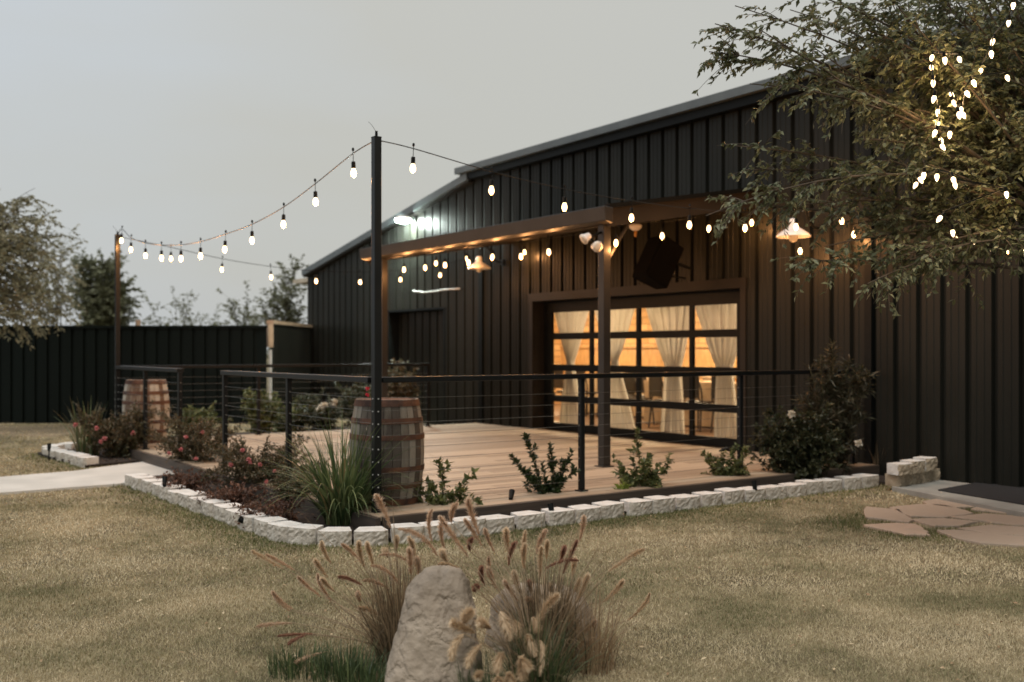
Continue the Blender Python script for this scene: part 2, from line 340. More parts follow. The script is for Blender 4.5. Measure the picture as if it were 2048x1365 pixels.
def edge_d(X, Y):
    d = np.full(X.shape, 9.)
    for (x0, y0), (x1, y1) in list(zip(EDGE[:-1], EDGE[1:]))+[((2.84, 15.2), (2.98, 13.3)), ((7.1, 5.3), (9.2, 5.2)), ((7.1, 4.7), (8.5, 3.6))]:
        dx, dy = x1-x0, y1-y0; t = np.clip(((X-x0)*dx+(Y-y0)*dy)/(dx*dx+dy*dy), 0, 1)
        d = np.minimum(d, np.hypot(X-x0-t*dx, Y-y0-t*dy))
    return d
def tri_blades(X, Y, h, w):
    n = len(X); az = rng.uniform(0, 6.283, n); la = rng.uniform(0, 6.283, n); ln = np.abs(rng.normal(0, .9, n))
    dx, dy = np.cos(az)*w/2, np.sin(az)*w/2; z = np.zeros(n)
    tip = np.stack([X+np.cos(la)*np.sin(ln)*h*1.3, Y+np.sin(la)*np.sin(ln)*h*1.3, np.abs(np.cos(ln))*h+.003], 1)
    V = np.stack([np.stack([X-dx, Y-dy, z], 1), np.stack([X+dx, Y+dy, z], 1), tip], 1).reshape(-1, 3)
    return V, np.arange(3*n).reshape(-1, 3)
Vs = []; Fs = []; o_ = 0; GV = []; GF = []; go = 0
for n, f0, f1, h, w in [(230000, 3.9, 6.2, .017, .0036), (190000, 6.2, 9.5, .018, .006), (110000, 9.5, 15, .02, .011), (50000, 15, 22, .022, .018)]:
    X, Y = sample_fr(n, f0, f1); k = keep(X, Y); X = X[k]; Y = Y[k]
    ed = edge_d(X, Y); gr = rng.uniform(0, 1, len(X)) < np.clip(1.0-ed/.45, 0, .85)
    for sel, tall in ((~gr, 1.0), (gr, 1.35)):
        x, y = X[sel], Y[sel]; hh = h*tall*rng.uniform(.5, 1.4, len(x)); V, Fc = tri_blades(x, y, hh, w*rng.uniform(.7, 1.3, len(x)))
        if tall == 1.0: Vs.append(V); Fs.append(Fc+o_); o_ += len(V)
        else: GV.append(V); GF.append(Fc+go); go += len(V)
tag(npobj('lawn_grass', np.concatenate(Vs), np.concatenate(Fs), M_lawn), kind='stuff')['label'] = 'dormant straw coloured lawn'
tag(npobj('green_grass', np.concatenate(GV), np.concatenate(GF), M_green), kind='stuff')['label'] = 'greener grass along the stone edging'
n = 420; X, Y = sample_fr(n, 4.2, 9, .55); k = keep(X, Y); X = X[k]; Y = Y[k]
V, Fc = leaf_geo(np.stack([X, Y, rng.uniform(.012, .02, len(X))], 1), rng.normal(size=(len(X), 3))*[1, 1, .25], rng.uniform(.015, .04, len(X)), rng.uniform(.008, .018, len(X)))
tag(npobj('fallen_leaves', V, Fc, mat('fallen_leaf', (.62, .50, .32), (.30, .19, .10), rough=.7, island=True)), kind='stuff')['label'] = 'small fallen leaves scattered on the lawn'
# bark chips in the beds
n = 9000; X = rng.uniform(2.9, 10, n); Y = rng.uniform(6.6, 16.5, n); k = inpoly(X, Y, BED) | inpoly(X, Y, ISL); X = X[k]; Y = Y[k]
V, Fc = leaf_geo(np.stack([X, Y, rng.uniform(.036, .055, len(X))], 1), rng.normal(size=(len(X), 3))*[1, 1, .3], rng.uniform(.02, .06, len(X)), rng.uniform(.01, .022, len(X)))
tag(npobj('bark_mulch', V, Fc, M_chip), kind='stuff')['label'] = 'brown bark mulch in the planting bed'

# flagstones
fname = ['small pointed pink flagstone at the left tip of the patio', 'long pink flagstone behind the pointed left one', 'pink flagstone right in front of the concrete slab',
         'pink flagstone at the right frame edge behind the others', 'narrow pink flagstone in the middle of the patio', 'broad pink flagstone in the middle of the right frame edge',
         'rounded pink flagstone at the front left of the patio', 'pale greyish flagstone near the right frame edge', 'long pink flagstone along the front edge of the patio']
for p, lb in zip(FLAG, fname):
    q = []
    for i in range(len(p)):
        a = np.array(p[i]); b = np.array(p[(i+1) % len(p)])
        for t in (0, .33, .66):
            q.append(tuple(a+(b-a)*t+rng.normal(size=2)*.008))
    c = np.mean(q, 0); g = G(); g.prism([((x-c[0])*.955, (y-c[1])*.955) for x, y in q], -.03, .020)
    o = g.obj('flagstone', M_flag, loc=(c[0], c[1], 0), bevel=.006); tag(o, lb, 'flagstone', 'flagstones laid in the lawn')
# rubber mat
mq = [tuple(onz(x, y, .07)[:2]) for x, y in [(1876, 979), (1968, 962)]]+[(10.0, 3.2), (8.6, 3.2)]
g = G(); g.prism(mq, .0555, .068); tag(g.obj('door_mat', M_rub), 'black rubber mat lying on the concrete slab by the wall', 'mat')

# ------------------------------------------------------------------ stone edging
def stone_geo(L_, D_, H_, seed, taper=.10, jag=.012):
    """front face on -y, top z=H; front split rough; local origin base centre"""
    r = np.random.default_rng(seed); nx, nz_ = 12, 6; jag *= .5; g = G(); V = []; idx = {}
    def vert(k, p):
        if k not in idx: idx[k] = len(V); V.append(p)
        return idx[k]
    fs = []; mi = []
    def P(i, j):                                        # front grid
        x = -L_/2+L_*i/nx; z = H_*j/nz_; e = 0 if j == nz_ else 1
        ch = .032*(abs(2*i/nx-1)**6)                     # chipped corners
        return (x, -D_/2-(r.uniform(-jag, jag*1.6) if 0 < j < nz_ else r.uniform(-jag, jag)*.5)+ch, z)
    for j in range(nz_):
        for i in range(nx):
            fs.append(tuple(vert(('f', a, b), P(a, b)) for a, b in ((i, j), (i+1, j), (i+1, j+1), (i, j+1)))); mi.append(1)
    bl = vert('bl', (-L_/2+taper*L_, D_/2, H_)); br = vert('br', (L_/2-taper*L_, D_/2, H_))
    bl0 = vert('bl0', (-L_/2+taper*L_, D_/2, 0)); br0 = vert('br0', (L_/2-taper*L_, D_/2, 0))
    fs.append(tuple([vert(('f', i, nz_), None) for i in range(nx+1)]+[br, bl])); mi.append(0)
    fs.append(tuple([vert(('f', nx, j), None) for j in range(nz_, -1, -1)]+[br0, br])); mi.append(0)
    fs.append(tuple([vert(('f', 0, j), None) for j in range(nz_+1)]+[bl, bl0])); mi.append(0)
    fs.append((bl, br, br0, bl0)); mi.append(0)
    g.v = V; g.f = fs; g.mi = mi; return g
def arc(poly, step):
    out = []; acc = 0; P = [np.array(p) for p in poly]; segs = [(a, b, np.linalg.norm(b-a)) for a, b in zip(P[:-1], P[1:])]; tot = sum(s[2] for s in segs)
    n = round(tot/step); st = tot/n
    for i in range(n):
        pr = []
        for s0 in (i*st, (i+1)*st):
            t = s0
            for a, b, l in segs:
                if t <= l+1e-6: break
                t -= l
            pr.append(a+(b-a)*min(t/l, 1))
        out.append((pr[0], pr[1]))
    return out
ORD = ['first', 'second', 'third', 'fourth', 'fifth', 'sixth', 'seventh', 'eighth', 'ninth', 'tenth', 'eleventh', 'twelfth', 'thirteenth', 'fourteenth', 'fifteenth',
       'sixteenth', 'seventeenth', 'eighteenth', 'nineteenth', 'twentieth', 'twenty-first', 'twenty-second', 'twenty-third', 'twenty-fourth', 'twenty-fifth']
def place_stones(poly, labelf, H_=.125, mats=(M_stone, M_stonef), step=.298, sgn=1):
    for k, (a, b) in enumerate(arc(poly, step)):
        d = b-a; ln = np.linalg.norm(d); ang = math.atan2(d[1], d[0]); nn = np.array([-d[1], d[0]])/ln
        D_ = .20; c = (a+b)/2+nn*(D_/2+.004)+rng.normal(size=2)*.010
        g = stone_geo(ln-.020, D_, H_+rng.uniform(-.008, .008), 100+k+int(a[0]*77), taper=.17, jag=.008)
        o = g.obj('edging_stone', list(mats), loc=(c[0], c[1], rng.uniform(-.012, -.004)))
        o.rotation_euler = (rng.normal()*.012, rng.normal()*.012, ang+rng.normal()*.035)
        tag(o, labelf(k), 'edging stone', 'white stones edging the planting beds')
run1 = EDGE[:2]; run2 = EDGE[1:6]; run3 = EDGE[5:]
place_stones(run1, lambda k: f'white edging stone, {ORD[k]} from the path along the left run of the main bed')
place_stones(run2, lambda k: f'white edging stone in the rounded bed corner, {ORD[k]} of the curve counted from the left')
place_stones(run3, lambda k: f'white edging stone, {ORD[k]} after the rounded corner on the run towards the building')
place_stones([(3.35, 15.75), (2.92, 15.35), (2.84, 15.0), (2.86, 14.6), (2.92, 14.05), (2.98, 13.2)][0:], lambda k: f'white edging stone, {ORD[k]} from the far end round the small bed left of the path')
# low stack of rough buff stones against the wall
for k in range(4):
    x0, x1 = 9.16+k*.235, 9.16+(k+1)*.235
    g = stone_geo(.205, .17, .120, 900+k, taper=.10, jag=.016)
    o = g.obj('wall_stone', [M_buff, M_buff], loc=((x0+x1)/2, 6.26+.03*k+rng.uniform(-.012, .012), .055)); o.rotation_euler.z = .03+rng.normal()*.07
    tag(o, f'buff rough stone in the bottom course of the low stack, {ORD[k]} from the left', 'stone', 'rough stones stacked low by the wall')
for k in range(3):
    g = stone_geo(.235, .18, .110+.012*k, 930+k, taper=.12, jag=.014)
    o = g.obj('wall_stone', [M_stone, M_buff], loc=(9.25+k*.262, 6.23+.03*k+rng.uniform(-.02, .02), .177)); o.rotation_euler.z = .03+rng.normal()*.08
    tag(o, f'pale rough stone in the top course of the low stack, {ORD[k]} from the left', 'stone', 'rough stones stacked low by the wall')

# ------------------------------------------------------------------ building
barn = empty('barn_building', (W, 7.14, 0), 'long dark metal clad building with lit glass garage door and awning', 'building')
BL = Vector((-W, -7.14, 0))
def bpart(g, name, m, parent=barn, **k):
    o = g.obj(name, m, parent, **k); o.location = BL if parent is barn else (0, 0, 0); return o
def top_z(v):                                # wall top under the roof trim
    if v > 15.55: return 3.20+(22.46-v)*(4.62-3.20)/(22.46-15.55)
    return 4.66+(15.55-v)*.014
OPEN = [(9.06, 13.55, 2.24), (16.35, 18.48, 2.21)]
def profile(v0, v1, pitch=.2845, ph=5.67):
    pts = [(v0, 0.), (v1, 0.)]; k = math.floor((v0-ph)/pitch)-1
    while ph+k*pitch < v1+.3:
        c = ph+k*pitch
        for dv, du in ((-.036, 0), (-.028, .055), (.028, .055), (.036, 0), (.105, 0), (.110, -.007), (.122, -.007), (.127, 0), (.19, 0), (.195, -.007), (.207, -.007), (.212, 0)):
            if v0 < c+dv < v1: pts.append((c+dv, du))
        k += 1
    return sorted(pts)
def clad(g, v0, v1, z0f, z1f, u, ph=5.67):
    pr = profile(v0, v1, ph=ph)
    for (a, da), (b, db) in zip(pr[:-1], pr[1:]):
        g.add([(u+da, a, z0f(a)), (u+db, b, z0f(b)), (u+db, b, z1f(b)), (u+da, a, z1f(a))], [(3, 2, 1, 0)])
g = G(); segs = [-3., 7.14, 9.06, 13.55, 16.35, 18.48, 22.46]
for a, b in zip(segs[:-1], segs[1:]):
    z0 = 0.
    for o0, o1, oz in OPEN:
        if abs(a-o0) < .01: z0 = oz
    if a < 15.55 < b: pass
    clad(g, a, b, lambda v, z=z0: z, lambda v: top_z(v), W)
bpart(g, 'wall', M_wall)
g = G()                                            # back and end walls
g.box((W+.06, 22.38, 0), (20, 22.46, 3.3)); g.box((W+.06, -3, 0), (20, -2.92, 4.8)); g.box((20, -3, 0), (20.1, 22.46, 4.4)); bpart(g, 'end_wall', M_wall)
# roofs: low shed at the far end, higher main roof
UE = 9.93
lt0, lt1 = onu(611, 541, UE), onu(938, 346, UE)
g = G(); g.add([(UE, lt0[1]+.15, lt0[2]-.03), (UE, 15.5, lt1[2]), (21, 15.5, lt1[2]+.1), (21, lt0[1]+.15, lt0[2])], [(0, 1, 2, 3)])
ut0, ut1 = onu(920, 338, UE), onu(1680, 122, UE); sl = (ut1[2]-ut0[2])/(ut0[1]-ut1[1])
zt = lambda v: ut0[2]+(ut0[1]-v)*sl
g.add([(UE, ut0[1], zt(ut0[1])), (UE, -3.3, zt(-3.3)), (21, -3.3, zt(-3.3)+.6), (21, ut0[1], zt(ut0[1])+.6)], [(0, 1, 2, 3)])
g.add([(UE+.02, ut0[1], zt(ut0[1])-.02), (UE+.02, ut0[1], zt(ut0[1])-.3), (21, ut0[1], 4.4), (21, ut0[1], zt(ut0[1])+.55)], [(0, 1, 2, 3)])
roof = bpart(g, 'roof', M_roof)
g = G(); g.beam((UE-.03, ut0[1]+.05, zt(ut0[1])-.05), (UE-.03, -3.3, zt(-3.3)-.05), .12, .11); bpart(g, 'roof_gutter', M_roof, roof)
g = G(); g.beam((UE+.02, ut0[1], zt(ut0[1])-.165), (UE+.02, -3.3, zt(-3.3)-.165), .05, .12)
g.beam((UE+.08, ut0[1], zt(ut0[1])-.22), (UE+.08, -3.3, zt(-3.3)-.22), .10, .02); bpart(g, 'fascia', M_black, roof)
g = G(); g.beam((UE, lt0[1]+.15, lt0[2]-.06), (UE, 15.35, lt1[2]-.06), .06, .13); bpart(g, 'rake_trim', M_roof, roof)
g = G(); g.beam((UE+.07, lt0[1]+.15, lt0[2]-.14), (UE+.07, 15.35, lt1[2]-.14), .12, .03); bpart(g, 'eave_board', M_gut, roof)
# trims
g = G(); g.box((W-.035, 7.10, 0), (W+.02, 7.19, 4.7)); bpart(g, 'corner_trim', M_black); g = G(); g.box((W-.05, 15.0, 0), (W+.02, 15.11, 2.9)); bpart(g, 'downspout', M_black)
g = G(); y0, y1, zz = OPEN[0]
g.box((W-.022, y0-.09, DZ), (W+.29, y0, zz+.10)); g.box((W-.022, y1, DZ), (W+.29, y1+.09, zz+.10)); g.box((W-.028, y0-.10, zz), (W+.285, y1+.10, zz+.13))
bpart(g, 'door_trim', M_trim)
g = G(); y0, y1, zz = OPEN[1]
g.box((W-.01, y0-.05, 0), (W+.30, y0, zz)); g.box((W-.01, y1, 0), (W+.30, y1+.05, zz)); g.box((W-.012, y0-.05, zz), (W+.3, y1+.05, zz+.04)); bpart(g, 'recess_trim', M_black)
g = G(); clad(g, y0, y1, lambda v: 0., lambda v: zz, W+.24, ph=5.6); bpart(g, 'sliding_door', M_wall)
# glass garage door, 4 x 4 panes
UD = 10.30
gd = empty('garage_door', (0, 0, 0), None, None); gd.parent = barn; gd.location = BL
VC = [13.41, 12.35, 11.27, 10.18, 9.29]; ZR = [2.09, 1.665, 1.155, .655, .20]
g = G(); hb = [.035, .052, .052, .052, .06]; hv = [.06, .033, .033, .033, .05]
for k, z in enumerate(ZR): g.box((UD-.03, 9.19, z-hb[k]), (UD+.03, 13.50, z+hb[k]))
for k, v in enumerate(VC):
    for r in range(4): g.box((UD-.026, v-hv[k], ZR[r+1]+hb[r+1]), (UD+.026, v+hv[k], ZR[r]-hb[r]))
g.box((UD-.03, 9.06, DZ), (UD+.03, 9.19, 2.24)); g.box((UD-.03, 13.47, DZ), (UD+.03, 13.55, 2.24)); g.box((UD-.028, 9.19, 2.125), (UD+.03, 13.47, 2.24))
f = g.obj('door_frame', M_black, gd)
mg = bpy.data.materials.new('window_glass'); mg.use_nodes = True; t = mg.node_tree; t.nodes.clear(); N = t.nodes.new
tr = N('ShaderNodeBsdfTransparent'); tr.inputs[0].default_value = (.93, .94, .92, 1); gl = N('ShaderNodeBsdfGlossy'); gl.inputs['Roughness'].default_value = .02
fr = N('ShaderNodeFresnel'); fr.inputs[0].default_value = 1.35; ms = N('ShaderNodeMixShader'); out = N('ShaderNodeOutputMaterial')
gg = N('ShaderNodeNewGeometry'); iv = N('ShaderNodeMath'); iv.operation = 'SUBTRACT'; iv.inputs[0].default_value = 1; t.links.new(gg.outputs['Backfacing'], iv.inputs[1]); mu = N('ShaderNodeMath'); mu.operation = 'MULTIPLY'; t.links.new(fr.outputs[0], mu.inputs[0]); t.links.new(iv.outputs[0], mu.inputs[1]); t.links.new(mu.outputs[0], ms.inputs[0]); t.links.new(tr.outputs[0], ms.inputs[1]); t.links.new(gl.outputs[0], ms.inputs[2]); t.links.new(ms.outputs[0], out.inputs[0])
for c in range(4):
    for r in range(4):
        a, b = VC[c+1]+hv[c+1], VC[c]-hv[c]; z0, z1 = ZR[r+1]+hb[r+1], ZR[r]-hb[r]
        g = G(); g.box((UD-.004, a, z0), (UD+.004, b, z1)); g.obj('pane', mg, gd)
# the lit room behind the door
g = G(); g.box((UD+.05, 3, .10), (17.2, 24, .16)); bpart(g, 'interior_floor', M_ifloor)
g = G(); g.box((17, 3, .16), (17.2, 24, 3.1)); g.box((UD+.05, 3, .16), (17, 3.1, 3.1)); g.box((UD+.05, 21.5, .16), (17, 21.6, 3.1))
mc = M_cream; t = mc.node_tree; p = t.nodes['Principled BSDF']
br = t.nodes.new('ShaderNodeTexBrick'); br.inputs['Scale'].default_value = 1; br.inputs['Brick Width'].default_value = .42; br.inputs['Row Height'].default_value = .16
br.inputs['Mortar Size'].default_value = .012; br.inputs[1].default_value = (.74, .47, .22, 1); br.inputs[2].default_value = (.55, .32, .13, 1); br.inputs[3].default_value = (.30, .18, .09, 1)
tcn = t.nodes.new('ShaderNodeTexCoord'); sx = t.nodes.new('ShaderNodeSeparateXYZ'); cb = t.nodes.new('ShaderNodeCombineXYZ')
t.links.new(tcn.outputs['Object'], sx.inputs[0]); t.links.new(sx.outputs[1], cb.inputs[0]); t.links.new(sx.outputs[2], cb.inputs[1]); t.links.new(cb.outputs[0], br.inputs[0])
t.links.new(br.outputs[0], p.inputs['Base Color'])
bpart(g, 'interior_wall', M_cream)
g = G(); g.box((16.86, 3.1, .16), (17, 21.5, 1.50)); g.box((16.82, 3.1, 1.50), (17, 21.5, 1.56)); bpart(g, 'wainscot', mat('honey_wainscot', (.62, .37, .16), (.48, .28, .12), rough=.6, stretch=(1, 3, 1)))
g = G(); g.box((UD+.05, 3, 3.1), (17.2, 24, 3.2)); g.box((W+.07, 3, 0), (W+.12, 9.0, 3.1)); g.box((W+.07, 13.6, 0), (W+.12, 16.3, 3.1)); g.box((W+.32, 16.3, 0), (W+.36, 22, 3.1)); g.box((W+.13, 8.8, 2.38), (W+.18, 14, 3.1)); bpart(g, 'ceiling', M_ceil)
def room_light(x, y, e, sz=.9):
    ld = bpy.data.lights.new('ceiling_lamp', 'AREA'); ld.energy = e; ld.size = sz; ld.color = (1, .74, .46)
    o = bpy.data.objects.new('ceiling_lamp', ld); C.objects.link(o); o.location = (x, y, 3.02); o.parent = barn; o.location = Vector((x, y, 3.02))+BL
for x, y in ((12, 8.5), (12, 12.5), (12, 16.5), (15.2, 10.5), (15.2, 15.5), (15.2, 19.5)): room_light(x, y, 205)

# curtains
def curtain(v, wt, wb, tie, zt_, label, ofs_t=0., ofs_b=0.):
    nz_, nx = 34, 46; V = []; Fc = []
    for j in range(nz_+1):
        z = DZ+.02+(2.55-DZ)*j/nz_
        if z > zt_: t_ = min((z-zt_)/(2.5-zt_), 1); hw = tie+(wt-tie)*t_**.85; oc = ofs_t*t_
        else: t_ = (zt_-z)/(zt_-DZ); hw = tie+(wb-tie)*t_**.9; oc = ofs_b*t_
        for i in range(nx+1):
            s = 2*i/nx-1; am = .022+.02*(1-hw/.7)
            V.append((10.68+am*math.sin(s*19+v)+.012*math.sin(s*47+z*2), v+oc+s*hw, z))
    for j in range(nz_):
        for i in range(nx):
            a = j*(nx+1)+i; Fc.append((a, a+1, a+nx+2, a+nx+1))
    V = np.array(V); root = empty('curtain', (10.68, v, DZ), label, 'curtain', 'white curtains behind the glass door')
    o = npobj('curtain_cloth', V-[10.68, v, DZ], np.array(Fc), M_curt, root); o.data.polygons.foreach_set('use_smooth', [True]*len(Fc))
    o.modifiers.new('thickness', 'SOLIDIFY').thickness = .004
    g = G(); g.lathe([(tie*.98, -.02), (tie*1.02, 0), (tie*.98, .02)], 16, (0, 0, zt_-DZ)); k = g.obj('tie_back', M_curt, root, smooth=True); k.scale = (.45, 1, 1)
curtain(13.36, .62, .30, .035, 1.25, 'white sheer curtain tied thin in the leftmost column of door panes')
curtain(12.24, .66, .42, .035, 1.27, 'white sheer curtain half hidden by the awning post', -.0, -.08)
curtain(10.93, .66, .25, .13, 1.20, 'white sheer curtain tied in the third column of door panes', .1)
curtain(9.92, .70, .24, .13, 1.19, 'white sheer curtain in the rightmost column of door panes', .06, -.05)
# tables and chairs inside
def table(x, y, label):
    r = empty('banquet_table', (x, y, .16), label, 'table', 'dining tables inside the room')
    g = G(); g.box((-.4, -1.2, .72), (.4, 1.2, .75)); g.obj('table_top', M_cloth, r)
    g = G(); V = []; n = 88; per = []
    for i in range(n):
        t = i/n*4
        k = int(t); s = (t-k)*2-1
        per.append([(.42, s*1.22), (-s*.42, 1.22), (-.42, -s*1.22), (s*.42, -1.22)][k])
    for j, z in enumerate((.752, .45, .03)):
        for i, (px, py) in enumerate(per):
            k = 1+.035*j*math.sin(i*1.7); V.append((px*k, py*k, z))
    fs = [(j*n+i, j*n+(i+1) % n, (j+1)*n+(i+1) % n, (j+1)*n+i) for j in range(2) for i in range(n)]+[tuple(range(n))]
    g.add(V, fs); g.obj('tablecloth', M_cloth, r); return r
table(12.7, 12.1, 'long linen covered table inside, seen in the two right columns of the door'); table(13.6, 15.6, 'long linen covered table inside, seen in the two left columns of the door')
table(15.2, 14.0, 'long linen covered table inside, farthest back by the wall')
ch = empty('dining_chair', (0, 0, .16), 'dark wooden dining chair at the tables inside', 'chair', 'dark chairs at the tables inside')
g = G(); g.lathe([(.20, .43), (.215, .45), (.20, .47)], 18); g.obj('seat', M_chair, ch, smooth=True)
for sx_ in (-1, 1):
    g = G(); g.tube([(.17, sx_*.16, .44), (.20, sx_*.19, 0)], .016, 6); g.obj('leg', M_chair, ch)
    g = G(); g.tube([(-.17, sx_*.17, .44), (-.22, sx_*.19, 0)], .016, 6); g.obj('leg', M_chair, ch)
g = G(); pts = [(-.18-.05*math.sin(t), .20*math.cos(t), .46+.44*abs(math.sin(t))**.7) for t in np.linspace(0, math.pi, 15)]; g.tube(pts, .016, 6)
g.tube([(-.18, .17, .47), (-.22, -.12, .82)], .012, 5); g.tube([(-.18, -.17, .47), (-.22, .12, .82)], .012, 5); g.box((-.235, -.17, .52), (-.215, .17, .88)); g.obj('backrest', M_chair, ch)
spots = [(11.95, 11.0, 0), (11.95, 11.65, .1), (11.9, 12.35, -.1), (11.95, 13.1, 0), (13.4, 11.6, 3.14), (13.4, 12.6, 3.2), (12.85, 14.8, 0), (12.8, 15.5, .1), (12.85, 16.2, 0), (12.5, 13.75, .9), (14.3, 15.9, 3.1)]
CHL = [f'dark dining chair before the right-hand table inside, {w} from the right' for w in ('first', 'second', 'third', 'fourth')]+[
  f'dark dining chair behind the right-hand table inside, the {w} one' for w in ('right', 'left')]+[
  f'dark dining chair before the left-hand table inside, {w} from the right' for w in ('first', 'second', 'third')]+['dark dining chair turned askew between the two tables inside', 'dark dining chair behind the left-hand table inside']
for i, (x, y, a) in enumerate(spots):
    o = ch if i == 0 else copy_tree(ch); o.location = (x, y, .16); o.rotation_euler.z = a; o['label'] = CHL[i]
gl0 = None
for i in range(14):
    x = 12.65+rng.uniform(-.25, .2); y = 11.05+i*.165
    if gl0 is None:
        g = G(); g.lathe([(.03, 0), (.032, .004), (.006, .01), (.005, .08), (.03, .11), (.036, .15), (.030, .19), (.028, .19), (.033, .15), (.005, .09)], 12)
        gl0 = g.obj('wine_glass', M_amber, smooth=True); tag(gl0, 'small amber glass on the linen table inside', 'glass', 'glasses on the table inside'); o = gl0
    else: o = gl0.copy(); C.objects.link(o)
    o.location = (x, y, .912); o['label'] = f'small amber glass on the linen table inside, {ORD[i]} in the row from the right'
vs = [(12.7, 11.5, .16), (12.7, 12.7, .14), (13.6, 15.3, .15)]
for i, (x, y, r) in enumerate(vs):
    rt_ = empty('centrepiece', (x, y, .912), ['low flower centrepiece at the right of the near table inside', 'low flower centrepiece at the left of the near table inside', 'flower centrepiece on the far table inside'][i], 'flowers', 'centrepieces on the tables inside')
    g = G(); g.lathe([(.05, 0), (.07, .05), (.05, .12)], 12); g.obj('vase', M_amber, rt_, smooth=True)
    n = 160; P = rng.normal(size=(n, 3)); P = nrm(P)*r*.7; P[:, 2] = np.abs(P[:, 2])+.1
    V, Fc = leaf_geo(P*.6, P, .07, .04); npobj('flower', V, Fc, M_petw, rt_)

# ------------------------------------------------------------------ awning (part of the building)
AU, AV0, AV1 = 7.36, 8.58, 14.25
aw = empty('awning', BL, None, None); aw.parent = barn
za, zb = 2.90, 3.36
g = G(); n = 60                                     # ribbed sheet: underside visible
for i in range(n):
    y0 = AV0+(AV1-AV0)*i/n; y1 = AV0+(AV1-AV0)*(i+1)/n; d = .012 if i % 3 == 0 else 0
    g.add([(AU, y0, za-d), (AU, y1, za-d), (W, y1, zb-d), (W, y0, zb-d)], [(0, 1, 2, 3)])
g.add([(AU, AV0, za+.03), (AU, AV1, za+.03), (W, AV1, zb+.03), (W, AV0, zb+.03)], [(0, 1, 2, 3)])
g.obj('awning_roof', M_soffit, aw)
g = G()
for f_ in (.08, .36, .64, .92):
    u = AU+(W-AU)*f_; z = za+(zb-za)*f_-.06; g.box((u-.03, AV0+.03, z-.03), (u+.03, AV1-.03, z+.03))
g.obj('purlin', M_soffit, aw)
g = G(); g.add([(AU-.13, AV0-.12, za+.10), (AU-.13, AV1, za+.10), (AU-.11, AV1, za-.06), (AU-.11, AV0-.12, za-.06), (AU, AV0-.12, za-.08), (AU, AV1, za-.08), (AU, AV1, za+.09), (AU, AV0-.12, za+.09)],
      [(0, 1, 2, 3), (3, 2, 5, 4), (4, 5, 6, 7), (7, 6, 1, 0), (0, 3, 4, 7), (1, 6, 5, 2)]); g.obj('gutter', M_gut, aw, bevel=.01)
g = G(); g.beam((AU, AV0-.02, za-.01), (W, AV0-.02, zb-.01), .05, .20); g.obj('rake_board', M_soffit, aw); g = G(); g.beam((AU, AV1+.02, za-.01), (W, AV1+.02, zb-.01), .05, .20); g.obj('rake_board', M_soffit, aw)
g = G(); g.beam((AU-.02, AV0-.035, za+.11), (W, AV0-.035, zb+.11), .09, .05); g.obj('rake_flashing', M_black, aw)
for (pu, pv) in ((7.40, 8.66), (7.40, 13.78)):
    g = G(); g.box((pu-.05, pv-.05, DZ+.01), (pu+.05, pv+.05, za-.08)); g.box((pu-.08, pv-.08, DZ), (pu+.08, pv+.08, DZ+.012)); g.obj('awning_post', M_gut, aw, bevel=.004)
g = G(); g.tube([(7.40, 8.66, 2.62), (7.36, 8.62, 2.80)], .02, 6); g.tube([(7.46, 8.66, 2.45), (7.75, 8.66, 2.86)], .022, 6); g.obj('brace', M_gut, aw)

# ------------------------------------------------------------------ deck
dk = empty('wooden_deck', (U0, 7.05, 0), 'low weathered wooden deck in front of the garage door', 'deck'); DL = Vector((-U0, -7.05, 0))
g = G(); v = 7.05; k = 0
while v < 15.12:
    cut = [3.74]+sorted(random.uniform(4.6, 9.4) for _ in range(2))+[W-.02]
    if cut[2]-cut[1] < .6: cut = [3.74, cut[1], W-.02]
    for a, b in zip(cut[:-1], cut[1:]):
        z = DZ+random.uniform(-.0015, .0015); g.box((a+.003, v, DZ-.035), (b-.003, v+.134, z))
    v += .143; k += 1
o = g.obj('deck_boards', M_deck, dk, loc=DL, bevel=.002)
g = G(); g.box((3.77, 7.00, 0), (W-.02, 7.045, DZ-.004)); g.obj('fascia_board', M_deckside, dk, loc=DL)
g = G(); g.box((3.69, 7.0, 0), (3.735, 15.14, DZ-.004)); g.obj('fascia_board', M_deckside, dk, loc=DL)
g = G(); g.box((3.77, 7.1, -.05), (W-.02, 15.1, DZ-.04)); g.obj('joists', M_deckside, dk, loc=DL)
# railings
def post(par, u, v, z1, s=.046, foot=True, cabdir=None):
    g = G(); g.box((u-s/2, v-s/2, DZ+.002), (u+s/2, v+s/2, z1))
    if foot: g.box((u-s*.95, v-s*.95, DZ), (u+s*.95, v+s*.95, DZ+.012))
    o = g.obj('post', M_rail, par, bevel=.003)
    if cabdir is not None:
        g = G()
        for k in range(9):
            z = DZ+.10+k*.1
            for s2 in (-1, 1):
                p = np.array([u, v, z])+np.array(cabdir)*s2*(s/2+.004); q = p+np.array(cabdir)*s2*.006; g.tube([p-np.array(cabdir)*s2*.006, q], .007, 8)
        g.obj('cable_fitting', M_cable, o)
def railing(label, pts, posts, zr=1.22):
    r = empty('cable_railing', (pts[0][0], pts[0][1], DZ), label, 'railing', 'black cable railings round the deck')
    Lr = -np.array([pts[0][0], pts[0][1], DZ]); (a, b), (c, d) = pts
    cd_ = nrm(np.array([c-a, d-b, 0.]))
    hub = []
    n0 = len(r.children)
    for (u, v) in posts: post(r, u, v, zr-.045, cabdir=cd_)
    g = G(); g.beam((a, b, zr-.022), (c, d, zr-.022), .085, .045); g.obj('top_rail', M_rail, r, bevel=.004)
    for k in range(9):
        z = DZ+.10+k*.1; g = G(); m_ = [(a+(c-a)*t, b+(d-b)*t, z-.006*math.sin(math.pi*t)) for t in np.linspace(0, 1, 7)]; g.tube(m_, .0017, 5); g.obj('cable', M_cable, r)
    for o in r.children: o.location = tuple(Lr)
